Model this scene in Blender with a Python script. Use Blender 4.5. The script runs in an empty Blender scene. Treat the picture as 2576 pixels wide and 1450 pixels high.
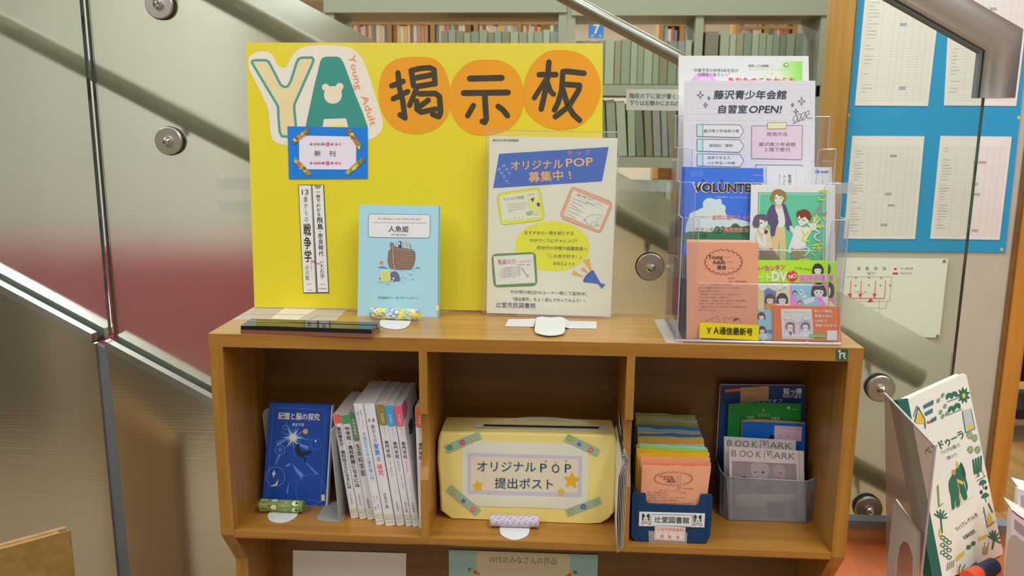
import bpy, bmesh, math, random
from mathutils import Vector as V, Matrix, geometry
from math import sin, cos, pi, radians
random.seed(7)
sc = bpy.context.scene
COL = sc.collection
# ------------------------------------------------------------ camera, world, lights, exposure
F_PX = 2095.27
PITCH, YAW, ROLL = 0.19176, -0.06017, 0.00716
CAM = V((0.0484, -1.2292, 1.3205))
_fw = V((sin(YAW)*cos(PITCH), cos(YAW)*cos(PITCH), -sin(PITCH)))
_r = V((cos(YAW), -sin(YAW), 0)); _u = _r.cross(_fw)
_R = _r*cos(ROLL) + _u*sin(ROLL); _U = -_r*sin(ROLL) + _u*cos(ROLL)
cam = bpy.data.cameras.new('camera'); cam.sensor_width = 36; cam.lens = F_PX/2576*36
cam.clip_start = 0.02; cam.clip_end = 60
cam.dof.use_dof = True; cam.dof.focus_distance = 1.32; cam.dof.aperture_fstop = 9.0
co = bpy.data.objects.new('camera', cam); COL.objects.link(co); sc.camera = co
co.matrix_world = Matrix(((_R.x, _U.x, -_fw.x, CAM.x), (_R.y, _U.y, -_fw.y, CAM.y), (_R.z, _U.z, -_fw.z, CAM.z), (0, 0, 0, 1)))
sc.view_settings.view_transform = 'Standard'; sc.view_settings.look = 'None'
sc.view_settings.gamma = 1; sc.view_settings.use_curve_mapping = False
sc.view_settings.exposure = -0.15
w = bpy.data.worlds.new('world'); sc.world = w; w.use_nodes = True
w.node_tree.nodes['Background'].inputs[0].default_value = (0.96, 0.98, 1.0, 1)
w.node_tree.nodes['Background'].inputs[1].default_value = 0.15
def area(name, loc, sx, sy, power, col=(.93, .975, 1), rot=(0, 0, 0)):
    l = bpy.data.lights.new(name, 'AREA'); l.shape = 'RECTANGLE'; l.size = sx; l.size_y = sy; l.energy = power; l.color = col
    o = bpy.data.objects.new(name, l); o.location = loc; o.rotation_euler = rot; COL.objects.link(o); return o
area('overhead_light', (-1.3, -1.3, 2.68), 0.25, 2.4, 38)
area('overhead_light', (0.9, -1.3, 2.68), 0.25, 2.4, 38)
area('overhead_light', (-0.2, -3.2, 2.68), 2.6, 0.3, 22)
area('overhead_light', (-.6, 1.0, 2.68), 3.4, 0.3, 60)
area('overhead_light', (1.75, -.2, 2.68), 0.25, 2.0, 24)
area('overhead_light', (-2.3, .3, 2.68), 0.25, 2.0, 26)  # added to brighten what shows through the frosted film
area('overhead_light', (0.0, 2.5, 2.68), 4.0, 0.3, 50)
area('overhead_light', (0.0, 7.4, 2.68), 6.0, 0.4, 120)  # extra light added to lift the dim far wall
area('overhead_light', (0.0, 4.8, 2.68), 6.0, 0.5, 160)

# ------------------------------------------------------------ pixel rays of the photograph -> points in the place
def ray(x, y): return _fw + _R*((x-1288)/F_PX) - _U*((y-725)/F_PX)
def atY(x, y, Y): q = ray(x, y); return CAM + q*((Y-CAM.y)/q.y)
def atZ(x, y, Z): q = ray(x, y); return CAM + q*((Z-CAM.z)/q.z)
def atX(x, y, X): q = ray(x, y); return CAM + q*((X-CAM.x)/q.x)
class Plane:
    """a real plane in the room: O on it, psi = turn about z, lean = tilt backwards"""
    def __init__(s, O, psi=0., lean=0.):
        s.O = V(O); d = V((-sin(psi), cos(psi), 0)); s.r = V((cos(psi), sin(psi), 0))
        s.up = d*sin(lean) + V((0, 0, cos(lean))); s.n = s.r.cross(s.up)
    def hit(s, x, y, off=0.):
        q = ray(x, y); O = s.O + s.n*off
        return CAM + q*(s.n.dot(O-CAM)/s.n.dot(q))
class Flat(Plane):
    def __init__(s, Z): s.O = V((0, 0, Z)); s.r = V((1, 0, 0)); s.up = V((0, 1, 0)); s.n = V((0, 0, 1))

# ------------------------------------------------------------ materials
M = {}
def lin(c): return tuple(((v/255)/12.92 if v/255 <= .04045 else ((v/255+.055)/1.055)**2.4) for v in c)
def nt(name):
    m = bpy.data.materials.new(name); m.use_nodes = True; t = m.node_tree
    return m, t, t.nodes['Principled BSDF']
def mat(name, col, rough=.5, metal=0., spec=.5, coat=0., noise=None, bump=None, aniso=0.):
    if name in M: return M[name]
    m, t, b = nt(name)
    b.inputs['Base Color'].default_value = (*col, 1); b.inputs['Roughness'].default_value = rough
    b.inputs['Metallic'].default_value = metal; b.inputs['Specular IOR Level'].default_value = spec
    b.inputs['Coat Weight'].default_value = coat; b.inputs['Anisotropic'].default_value = aniso
    if noise or bump:
        tc = t.nodes.new('ShaderNodeTexCoord'); mp = t.nodes.new('ShaderNodeMapping'); n = t.nodes.new('ShaderNodeTexNoise')
        sc_ = (noise or bump)[0]; mp.inputs['Scale'].default_value = sc_ if isinstance(sc_, tuple) else (sc_,)*3
        n.inputs['Scale'].default_value = 1; n.inputs['Detail'].default_value = 4
        t.links.new(tc.outputs['Object'], mp.inputs[0]); t.links.new(mp.outputs[0], n.inputs['Vector'])
        if noise:
            cr = t.nodes.new('ShaderNodeValToRGB'); a = noise[1]
            cr.color_ramp.elements[0].position = .3; cr.color_ramp.elements[1].position = .7
            cr.color_ramp.elements[0].color = (*[c*(1-a) for c in col], 1); cr.color_ramp.elements[1].color = (*[min(1, c*(1+a)) for c in col], 1)
            t.links.new(n.outputs[0], cr.inputs[0]); t.links.new(cr.outputs[0], b.inputs['Base Color'])
        if bump:
            bp = t.nodes.new('ShaderNodeBump'); bp.inputs['Strength'].default_value = bump[1]; bp.inputs['Distance'].default_value = .002
            t.links.new(n.outputs[0], bp.inputs['Height']); t.links.new(bp.outputs[0], b.inputs['Normal'])
    M[name] = m; return m
KP = .56
def ink(rgb, k=None, rough=.45):
    """print colour as read in the photograph, divided by the light that falls there"""
    k = k or KP; key = 'print_%d_%d_%d_%d_%d' % (*rgb, int(k*100), int(rough*100))
    if key in M: return M[key]
    c = tuple(min(.92, v/k) for v in lin(rgb))
    return mat(key, c, rough, spec=.35)
def wood(name, c1, c2, axis, rough=.32, sc_=1.):
    m, t, b = nt(name); N = t.nodes.new; L = t.links.new
    tc = N('ShaderNodeTexCoord'); mp = N('ShaderNodeMapping'); n = N('ShaderNodeTexNoise'); n2 = N('ShaderNodeTexNoise')
    s = [55*sc_]*3; s[axis] = 2.2*sc_; mp.inputs['Scale'].default_value = s
    n.inputs['Scale'].default_value = 1; n.inputs['Detail'].default_value = 6; n.inputs['Distortion'].default_value = .6
    mp2 = N('ShaderNodeMapping'); s2 = [260*sc_]*3; s2[axis] = 14*sc_; mp2.inputs['Scale'].default_value = s2
    n2.inputs['Scale'].default_value = 1; n2.inputs['Detail'].default_value = 3
    mix = N('ShaderNodeMath'); mix.operation = 'MULTIPLY_ADD'; mix.inputs[1].default_value = .3
    L(tc.outputs['Object'], mp.inputs[0]); L(tc.outputs['Object'], mp2.inputs[0]); L(mp.outputs[0], n.inputs['Vector']); L(mp2.outputs[0], n2.inputs['Vector'])
    L(n2.outputs[0], mix.inputs[0]); L(n.outputs[0], mix.inputs[2])
    cr = N('ShaderNodeValToRGB'); e = cr.color_ramp.elements; e[0].position = .45; e[1].position = .88; e[0].color = (*c1, 1); e[1].color = (*c2, 1)
    L(mix.outputs[0], cr.inputs[0]); L(cr.outputs[0], b.inputs['Base Color'])
    bp = N('ShaderNodeBump'); bp.inputs['Strength'].default_value = .06; bp.inputs['Distance'].default_value = .001
    L(n2.outputs[0], bp.inputs['Height']); L(bp.outputs[0], b.inputs['Normal'])
    b.inputs['Roughness'].default_value = rough; b.inputs['Specular IOR Level'].default_value = .45
    M[name] = m; return m
def clear(name, tint=(.97, .99, .98), gloss=.06, milk=0., mcol=(.8, .8, .8), rough=.02):
    m = bpy.data.materials.new(name); m.use_nodes = True; t = m.node_tree; N = t.nodes.new; L = t.links.new
    t.nodes.remove(t.nodes['Principled BSDF']); out = t.nodes['Material Output']
    tr = N('ShaderNodeBsdfTransparent'); tr.inputs[0].default_value = (*tint, 1)
    gl = N('ShaderNodeBsdfGlossy'); gl.inputs['Roughness'].default_value = rough
    fr = N('ShaderNodeLayerWeight'); fr.inputs[0].default_value = .5; pw = N('ShaderNodeMath'); pw.operation = 'POWER'; pw.inputs[1].default_value = 5
    L(fr.outputs['Facing'], pw.inputs[0])
    ma = N('ShaderNodeMath'); ma.operation = 'MULTIPLY_ADD'; ma.inputs[1].default_value = .6; ma.inputs[2].default_value = gloss; ma.use_clamp = True
    L(pw.outputs[0], ma.inputs[0])
    mx = N('ShaderNodeMixShader'); L(ma.outputs[0], mx.inputs[0]); L(tr.outputs[0], mx.inputs[1]); L(gl.outputs[0], mx.inputs[2])
    res = mx
    if milk > 0:
        df = N('ShaderNodeBsdfDiffuse'); df.inputs[0].default_value = (*mcol, 1)
        m2 = N('ShaderNodeMixShader'); m2.inputs[0].default_value = milk; L(mx.outputs[0], m2.inputs[1]); L(df.outputs[0], m2.inputs[2]); res = m2
    L(res.outputs[0], out.inputs['Surface']); M[name] = m; return m
def frosted(name, rough, milk, mcol, tint=(.9, .92, .88)):
    m = bpy.data.materials.new(name); m.use_nodes = True; t = m.node_tree; N = t.nodes.new; L = t.links.new
    t.nodes.remove(t.nodes['Principled BSDF']); out = t.nodes['Material Output']
    rf = N('ShaderNodeBsdfRefraction'); rf.inputs['Color'].default_value = (*tint, 1); rf.inputs['Roughness'].default_value = rough; rf.inputs['IOR'].default_value = 1.3
    df = N('ShaderNodeBsdfDiffuse'); df.inputs[0].default_value = (*mcol, 1)
    m2 = N('ShaderNodeMixShader'); m2.inputs[0].default_value = milk; L(rf.outputs[0], m2.inputs[1]); L(df.outputs[0], m2.inputs[2])
    L(m2.outputs[0], out.inputs['Surface']); M[name] = m; return m
WC1, WC2 = (.36, .155, .020), (.50, .235, .040)
wood('wood_x', WC1, WC2, 0); wood('wood_z', WC1, WC2, 2); wood('wood_y', WC1, WC2, 1)
wood('wood_top_lit', (.42, .21, .045), (.56, .31, .085), 0, .26); wood('wood_dark', (.17, .075, .012), (.25, .11, .022), 0); wood('wood_pale', (.42, .24, .09), (.58, .36, .15), 0)  # first one: the bookcase wood paled for overhead light and sheen
wood('wood_post', (.42, .21, .045), (.56, .30, .075), 2, sc_=.5)
wood('wood_orange', (.55, .22, .03), (.70, .30, .05), 2, sc_=.5)
wood('wood_floor', (.45, .25, .09), (.62, .38, .15), 1, .25, .5)
clear('glass', (.93, .965, .925), .015); clear('glass_edge', (.10, .20, .15), .25, .5, (.05, .10, .08))
clear('acrylic', (.975, .975, .985), .02, .03, (.8, .78, .85)); clear('acrylic_edge', (.85, .84, .9), .3, .35, (.85, .83, .93), .1)
clear('sleeve', (.99, .99, .99), .02, .04, (.85, .83, .78)); clear('tape_clear', (.95, .96, .95), .03, .30, (.75, .78, .74))
clear('tape_milky', (.95, .93, .9), .02, .42, (.80, .74, .66)); clear('tape_white', (.9, .9, .9), .02, .85, (.82, .82, .80))
clear('smoke_acrylic', (.84, .78, .74), .08, .36, (.50, .41, .37), .10)
frosted('film', .32, .11, (.68, .68, .64), (.98, .99, .97)); clear('bin_plastic', (.90, .91, .93), .03, .27, (.56, .57, .60), .2)
mat('steel_brushed', (.72, .65, .53), .16, 1., noise=((2, 2, 300), .02), bump=((2, 2, 700), .08))
mat('steel_cap', (.75, .74, .74), .18, 1.); mat('steel_disc', (.60, .54, .48), .42, 1.); mat('chrome', (.8, .8, .82), .08, 1.)
mat('steel_tube', (.74, .69, .67), .36, 1.); mat('rubber', (.012, .02, .018), .6); mat('dark_gap', (.16, .17, .18), .6)
mat('bookend_grey', (.40, .41, .38), .45, .1); mat('white_metal', (.80, .82, .80), .35)
mat('paper', (.80, .78, .76), .6, spec=.3); mat('pages', (.72, .69, .62), .8, spec=.2, noise=((4, 4, 400), .06))
mat('carpet_grey', (.36, .30, .22), .9, spec=.1, noise=(40, .2)); mat('vinyl_red', (.38, .05, .085), .6, spec=.1, noise=(300, .12), bump=(300, .3))
mat('plaster', (.60, .54, .45), .85, spec=.2, noise=(8, .03)); mat('plaster_white', (.80, .76, .68), .85, spec=.2, noise=(6, .03))
mat('shelf_green', (.29, .295, .215), .45, .0); mat('orange_top', (.72, .20, .06), .45, noise=(60, .04)); mat('grey_blue', (.17, .21, .26), .5)
mat('stripe_dark', (.17, .15, .12), .6); mat('steel_far', (.36, .34, .32), .3, 1.); mat('rail_wood', (.20, .14, .07), .4, noise=((3, 60, 60), .1))

# ------------------------------------------------------------ mesh building
WL = {}
def link(name, me, parent=None, origin=V((0, 0, 0))):
    o = bpy.data.objects.new(name, me); COL.objects.link(o)
    if parent is not None:
        o.parent = parent; o.location = origin - WL[parent.name]
    else: o.location = origin
    WL[o.name] = origin.copy(); return o
def tag(o, label=None, cat=None, group=None, kind=None):
    if label: o['label'] = label
    if cat: o['category'] = cat
    if group: o['group'] = group
    if kind: o['kind'] = kind
    return o
def thing(name, label, cat, loc, group=None):
    o = bpy.data.objects.new(name, None); o.empty_display_size = .02; o.location = V(loc); COL.objects.link(o); WL[o.name] = V(loc)
    return tag(o, label, cat, group)
class MB:
    def __init__(s): s.v = []; s.f = []; s.m = []; s.mats = []; s.sm = []
    def mi(s, m):
        m = M[m] if isinstance(m, str) else m
        if m not in s.mats: s.mats.append(m)
        return s.mats.index(m)
    def add(s, vs, fs, m, smooth=False):
        b = len(s.v); s.v += [V(p) for p in vs]; k = s.mi(m)
        for f in fs: s.f.append([b+i for i in f]); s.m.append(k); s.sm.append(smooth)
        return s
    def box(s, x0, x1, y0, y1, z0, z1, m):
        vs = [(x, y, z) for z in (z0, z1) for y in (y0, y1) for x in (x0, x1)]
        return s.add(vs, [(0, 2, 3, 1), (4, 5, 7, 6), (0, 1, 5, 4), (2, 6, 7, 3), (0, 4, 6, 2), (1, 3, 7, 5)], m)
    def extr(s, pts, vec, m, mside=None):
        """closed polygon pts swept along vec: one closed, connected solid"""
        n = len(pts); vec = V(vec); a = [V(p) for p in pts]; base = len(s.v); s.v += a+[p+vec for p in a]
        for f in (tuple(range(n)), tuple(range(2*n-1, n-1, -1))): s.f.append([base+i for i in f]); s.m.append(s.mi(m)); s.sm.append(False)
        for i in range(n): s.f.append([base+k for k in (i, i+n, (i+1) % n+n, (i+1) % n)]); s.m.append(s.mi(mside or m)); s.sm.append(False)
        return s
    def tube(s, path, r, m, seg=16, cap=True, r2=None):
        path = [V(p) for p in path]; rings = []; n = len(path)
        for i, p in enumerate(path):
            t0 = (path[i]-path[i-1]).normalized() if i else None; t1 = (path[i+1]-path[i]).normalized() if i < n-1 else None
            t = (t0 or t1) if not (t0 and t1) else (t0+t1).normalized()
            k = 1. if not (t0 and t1) else 1/max(.3, math.sqrt((1+t0.dot(t1))/2))
            up = V((0, 1, 0)) if abs(t.y) < .9 else V((0, 0, 1)); a = t.cross(up).normalized(); b = a.cross(t).normalized()
            rr = r if r2 is None else r+(r2-r)*i/(n-1)
            rings.append([p+a*(rr*k*cos(2*pi*j/seg))+b*(rr*sin(2*pi*j/seg)) for j in range(seg)])
        vs = [q for R_ in rings for q in R_]; fs = []
        for i in range(n-1):
            for j in range(seg): fs.append((i*seg+j, i*seg+(j+1) % seg, (i+1)*seg+(j+1) % seg, (i+1)*seg+j))
        s.add(vs, fs, m, True)
        if cap: s.add(rings[0], [tuple(range(seg))], m); s.add(rings[-1], [tuple(range(seg-1, -1, -1))], m)
        return s
    def lathe(s, c, axis, prof, m, seg=28):
        """prof: (distance along axis, radius)"""
        ax = V(axis).normalized(); up = V((0, 0, 1)) if abs(ax.z) < .9 else V((1, 0, 0)); a = ax.cross(up).normalized(); b = ax.cross(a)
        vs = [V(c)+ax*d+(a*cos(2*pi*j/seg)+b*sin(2*pi*j/seg))*max(r, 1e-5) for d, r in prof for j in range(seg)]
        fs = [(i*seg+j, i*seg+(j+1) % seg, (i+1)*seg+(j+1) % seg, (i+1)*seg+j) for i in range(len(prof)-1) for j in range(seg)]
        return s.add(vs, fs, m, False)
    def build(s, name, parent=None, label=None, cat=None, group=None, kind=None, origin=None, bevel=0, fix=True):
        if origin is None:
            if parent is not None: origin = WL[parent.name]
            else:
                xs = [p.x for p in s.v]; ys = [p.y for p in s.v]; origin = V(((min(xs)+max(xs))/2, (min(ys)+max(ys))/2, min(p.z for p in s.v)))
        origin = V(origin)
        me = bpy.data.meshes.new(name); me.from_pydata([p-origin for p in s.v], [], s.f)
        for m in s.mats: me.materials.append(m)
        me.polygons.foreach_set('material_index', s.m); me.polygons.foreach_set('use_smooth', s.sm)
        if fix:
            bm = bmesh.new(); bm.from_mesh(me); bmesh.ops.recalc_face_normals(bm, faces=bm.faces); bm.to_mesh(me); bm.free()
        me.update(); o = link(name, me, parent, origin)
        if bevel:
            bv = o.modifiers.new('bevel', 'BEVEL'); bv.width = bevel; bv.segments = 2; bv.limit_method = 'ANGLE'; bv.angle_limit = radians(40)
        return tag(o, label, cat, group, kind)
def one(fn, name, parent=None, **k):
    b = MB(); fn(b); return b.build(name, parent, **k)
def slab(pl, px, t, m, mside=None, off=0.):
    """a sheet or board of thickness t whose front face fills the outline px on plane pl"""
    b = MB(); pts = [pl.hit(x, y, off) for x, y in px]; b.extr(pts, -pl.n*t, m, mside); return b

# ------------------------------------------------------------ flat print
_fc = bpy.data.curves.new('glyphs', 'FONT'); _fo = bpy.data.objects.new('glyphs', _fc); COL.objects.link(_fo)
_cache = {}
def glyphs(s, bold=0.):
    k = (s, round(bold, 3))
    if k not in _cache:
        _fc.body = s; _fc.offset = bold; _fc.resolution_u = 2
        dg = bpy.context.evaluated_depsgraph_get(); dg.update()
        me = bpy.data.meshes.new_from_object(_fo.evaluated_get(dg))
        _cache[k] = ([(v.co.x, v.co.y) for v in me.vertices], [tuple(p.vertices) for p in me.polygons]); bpy.data.meshes.remove(me)
    return _cache[k]
def spline(pts, closed=True, n=6):
    out = []; N = len(pts); rng = range(N) if closed else range(N-1)
    for i in rng:
        p0, p1, p2, p3 = [pts[(i+j) % N] if closed else pts[max(0, min(N-1, i+j))] for j in (-1, 0, 1, 2)]
        for k in range(n):
            t = k/n
            out.append(tuple(.5*((2*p1[a])+(-p0[a]+p2[a])*t+(2*p0[a]-5*p1[a]+4*p2[a]-p3[a])*t*t+(-p0[a]+3*p1[a]-3*p2[a]+p3[a])*t**3) for a in (0, 1)))
    if not closed: out.append(tuple(pts[-1]))
    return out
class Art:
    """print on a plane; outlines are given in the photograph's pixels (or a crop of it) and laid on the real plane"""
    def __init__(s, pl, k=None, rough=.45, base=0.): s.pl = pl; s.b = MB(); s.k = k; s.ox = s.oy = 0; s.s = 1.; s.rough = rough; s.base = base
    def crop(s, ox, oy, sc_): s.ox, s.oy, s.s = ox, oy, sc_; return s
    def P(s, p): return (s.ox+p[0]/s.s, s.oy+p[1]/s.s)
    def _put(s, pts, fs, c, ly): 
        m = ink(c, s.k, s.rough) if isinstance(c, tuple) else c
        s.q = getattr(s, 'q', 0)+1
        s.b.add([s.pl.hit(x, y, s.base+.00012+.00012*ly+s.q % 40*2.5e-6) for x, y in pts], fs, m)
    def poly(s, pts, c, ly=1): s._put([s.P(p) for p in pts], [tuple(range(len(pts)))], c, ly); return s
    def rect(s, x0, y0, x1, y1, c, ly=1): return s.poly([(x0, y0), (x1, y0), (x1, y1), (x0, y1)], c, ly)
    def blob(s, pts, c, ly=1, n=5): return s.poly(spline(pts, True, n), c, ly)
    def ell(s, cx, cy, rx, ry, c, ly=1, ang=0., n=20, a0=0., a1=2*pi):
        return s.poly([(cx+rx*cos(a0+(a1-a0)*i/n)*cos(ang)-ry*sin(a0+(a1-a0)*i/n)*sin(ang), cy+rx*cos(a0+(a1-a0)*i/n)*sin(ang)+ry*sin(a0+(a1-a0)*i/n)*cos(ang)) for i in range(n+(1 if a1-a0 < 6.28 else 0))], c, ly)
    def line(s, pts, w, c, ly=1, closed=False, smooth=False, cap=True):
        if smooth: pts = spline(pts, closed, 5)
        q = [s.P(p) for p in pts]; w = w/s.s/2
        if closed: q = q+[q[0]]
        vs = []; fs = []
        for (x0, y0), (x1, y1) in zip(q, q[1:]):
            dx, dy = x1-x0, y1-y0; L_ = math.hypot(dx, dy) or 1e-6; nx, ny = -dy/L_*w, dx/L_*w; b = len(vs)
            vs += [(x0+nx, y0+ny), (x1+nx, y1+ny), (x1-nx, y1-ny), (x0-nx, y0-ny)]; fs.append((b, b+1, b+2, b+3))
        if cap and w > .8:
            for x, y in q:
                b = len(vs); vs += [(x+w*cos(pi*j/5), y+w*sin(pi*j/5)) for j in range(10)]; fs.append(tuple(range(b, b+10)))
        m = ink(c, s.k, s.rough) if isinstance(c, tuple) else c
        # overlapping pieces of one stroke share a colour, spread them by a hair so that they never fight
        s.q = getattr(s, 'q', 0)+1
        s.b.add([s.pl.hit(x, y, s.base+.00012+.00012*ly+s.q % 40*2.5e-6+(i//4)*4e-7) for i, (x, y) in enumerate(vs)], fs, m); return s
    def ring(s, cx, cy, rx, ry, w, c, ly=1, n=24): return s.line([(cx+rx*cos(2*pi*i/n), cy+ry*sin(2*pi*i/n)) for i in range(n)], w, c, ly, True, cap=False)
    def text(s, t, x0, y0, x1, y1, h, c, ly=2, bold=0., shear=0., fit=True):
        """t runs from (x0,y0) to (x1,y1) along the middle of the line, em height h"""
        heavy = bold > .028 or (bold > 0 and not t.isascii())
        vs, fs = glyphs(t, 0. if heavy or bold < 0 else bold)
        if not vs: return s
        a, b = min(v[0] for v in vs), max(v[0] for v in vs); L_ = math.hypot(x1-x0, y1-y0); dx, dy = (x1-x0)/L_, (y1-y0)/L_
        sx = L_/(b-a) if fit else h; cy = .37
        out = []
        for gx, gy in vs:
            u = (gx-a)*sx+(gy-cy)*h*shear; v = (gy-cy)*h; out.append((x0+dx*u+dy*v, y0+dy*u-dx*v))
        s._heavy(out, fs, c, ly, bold*h if heavy else 0); return s
    def _heavy(s, out, fs, c, ly, e):
        n = 0 if e <= 0 else (8 if e/s.s > 1.2 else 4)
        for k in range(max(1, n)):
            ox, oy = (e*.8*cos(2*pi*k/n+.4), e*.8*sin(2*pi*k/n+.4)) if n else (0, 0)
            s._put([s.P((x+ox, y+oy)) for x, y in out], fs, c, ly)
    def vtext(s, t, x0, y0, x1, y1, wd, c, ly=2, bold=0., rigid=False):
        n = len(t); dx, dy = (x1-x0)/n, (y1-y0)/n; L_ = math.hypot(dx, dy); ux, uy = dx/L_, dy/L_
        for i, ch in enumerate(t):
            if ch in ' 　': continue
            heavy = bold > 0 and not ch.isascii(); vs, fs = glyphs(ch, 0. if heavy else bold)
            if not vs: continue
            cx, cy = x0+dx*(i+.5), y0+dy*(i+.5); out = []
            half = ch.isascii(); gxm = (min(v[0] for v in vs)+max(v[0] for v in vs))/2 if half else .5
            for gx, gy in vs:
                a, b = (gx-gxm)*wd, (gy-.37)*L_*.98
                if ch in 'ー～―—': a, b = (gy-.37)*wd, -(gx-.5)*L_*.98
                out.append((cx+a-b*ux, cy-b*uy))
            s._heavy(out, fs, c, ly, bold*wd if heavy else 0)
        return s
    def build(s, name, parent=None, **k): return s.b.build(name, parent, fix=False, **k)
BK = (38, 36, 34)
# ============================================================ THE SETTING
GY = .28                                   # the glass balustrade stands behind the bookcase
def struct(fn, name, **k): return one(fn, name, kind='structure', **k)
struct(lambda b: b.box(-5, 6, .26, 9, -.05, 0, 'wood_floor').box(-5, 6, -5, .26, -.05, 0, 'carpet_grey'), 'floor')
struct(lambda b: b.box(-5, 6, -5, 9, 2.75, 2.8, 'plaster_white'), 'ceiling')
struct(lambda b: b.box(-5, 6, 9, 9.1, 0, 2.75, 'plaster_white'), 'wall_back')
struct(lambda b: b.box(-5, -1.5, 2.9, 3.0, 0, 2.75, 'plaster_white'), 'wall_left')
struct(lambda b: b.box(-5, 6, -5.1, -5, 0, 2.75, 'plaster'), 'wall_front')
for x, w_, c in ((-3.3, .45, 'stripe_dark'), (-2.8, .26, 'plaster_white'), (-2.5, .34, 'stripe_dark'), (-2.12, .16, 'plaster'), (-1.92, .45, 'stripe_dark'), (1.9, .3, 'wood_z')):  # unseen uprights added behind the camera so the steel mirrors vertical streaks
    struct(lambda b: b.box(x, x+w_, -1.75, -1.55, 0, 2.3, c), 'reflection_stripe')

# ---- red bench beyond the glass
t = thing('red_bench', 'long red upholstered bench blurred behind the frosted glass at the left', 'bench', (-1.9, 2.1, 0))
one(lambda b: b.box(-4.2, .02, 1.95, 2.05, .30, .83, 'vinyl_red'), 'backrest', t, bevel=.02)
one(lambda b: b.box(-4.2, .02, 2.05, 2.55, .28, .42, 'vinyl_red'), 'seat', t, bevel=.02)
for x in (-4.0, -2.7, -1.4, -.2): one(lambda b: b.box(x, x+.05, 2.0, 2.5, 0, .28, 'rubber'), 'leg', t)
# ---- handrails on the stair side
def rail_z(p, s, x): return p[1]+(x-p[0])*s
def handrail(name, label, p, s, xa, xb, disc_px):
    t = thing(name, label, 'handrail', (p[0], .345, p[1]-.1))
    one(lambda b: b.tube([(xa, .345, rail_z(p, s, xa)), (xb, .345, rail_z(p, s, xb))], .0195, 'rail_wood', 20), 'rail', t)
    return t
rb = handrail('handrail', 'upper round wooden handrail behind the frosted glass, sloping down to the right', (.186, 1.141), -.527, -2.6, .735, None)
ra = handrail('handrail', 'lower round wooden handrail behind the frosted glass, sloping down to the right', (-.552, 1.271), -.5085, -2.6, .735, None)
# ---- glass bolts (disc, gasket, dome nut) holding the rail brackets
for (px, py, lab, rl, p, s) in ((398, 10, 'round steel glass bolt at the top edge of the photo, left of the yellow board', rb, (.186, 1.141), -.527),
        (422, 355, 'round steel glass bolt left of the yellow board, below the lower handrail', ra, (-.552, 1.271), -.5085),
        (1636, 673, 'round steel glass bolt between the standing poster and the clear leaflet rack', rb, (.186, 1.141), -.527),
        (2218, 980, 'round steel glass bolt right of the bookcase, the upper of two', rb, (.186, 1.141), -.527),
        (2187, 1284, 'round steel glass bolt right of the bookcase, the lower of two', ra, (-.552, 1.271), -.5085)):
    c = atY(px, py, GY-.012); t = thing('glass_bolt', lab, 'bolt', c, 'steel bolts through the glass')
    one(lambda b: b.lathe(c, (0, 1, 0), ((0, .0), (0, .0235), (.0015, .025), (.008, .025)), 'steel_disc', 40), 'disc', t)
    one(lambda b: b.lathe(c+V((0, .008, 0)), (0, 1, 0), ((0, .0), (0, .0262), (.004, .0262), (.004, 0)), 'rubber', 36), 'gasket', t)
    one(lambda b: b.lathe(c+V((0, -.011, 0)), (0, 1, 0), ((0, 0), (.0008, .003), (.003, .0058), (.0055, .0068), (.0058, .0085), (.011, .0085)), 'chrome', 6 if False else 20), 'nut', t)
    zz = rail_z(p, s, c.x)
    one(lambda b: b.lathe(c+V((0, .021, 0)), (0, 1, 0), ((0, 0), (0, .025), (.004, .025), (.006, .009), (.006, 0)), 'steel_disc', 30).tube([c+V((0, .02, 0)), c+V((0, .055, 0)), (c.x, .345, zz-.03), (c.x, .345, zz-.018)], .006, 'steel_disc', 10), 'bracket', t)
# ---- glass panes with edges, frosted film below the slanting line
def film_z(x): return 1.466+(x+.287)*-.5195
CAPX = -.19
def cap_z(x): return .81-(x+.614)*.539 if x < CAPX else .581
def pane(n, xa, xb, zt, lab):
    t = thing('glass_balustrade', lab, 'glass', (xa, GY, cap_z(xb)))
    zs = [(xa, cap_z(xa)-.02)]+([(CAPX, .561)] if xa < CAPX < xb else [])+[(xb, cap_z(xb)-.02)]
    top = [(xb, zt(xb)), (xa, zt(xa))]
    one(lambda b: b.extr([(x, GY-.004, z) for x, z in zs+top], (0, .008, 0), 'glass'), 'pane', t)
    one(lambda b: b.box(xa-.0012, xa-.0002, GY-.0045, GY+.0045, cap_z(xa), zt(xa), 'glass_edge'), 'glass_edge', t)
    one(lambda b: b.box(xb+.0002, xb+.0012, GY-.0045, GY+.0045, cap_z(xb), zt(xb), 'glass_edge'), 'glass_edge', t)
    one(lambda b: b.extr([(x, GY+.006, z) for x, z in zs+[(xb, film_z(xb)), (xa, film_z(xa))]], (0, .0025, 0), 'film'), 'frosted_film', t)
    return t
pane(1, -2.4, -.8185, lambda x: 1.468+(.785-x)*.535, 'clear glass pane with frosted film at the far left, beyond the upright joint')
pane(2, -.8065, .763, lambda x: 1.468+(.785-x)*.535, 'wide clear glass pane with frosted lower part behind the bookcase')
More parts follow.
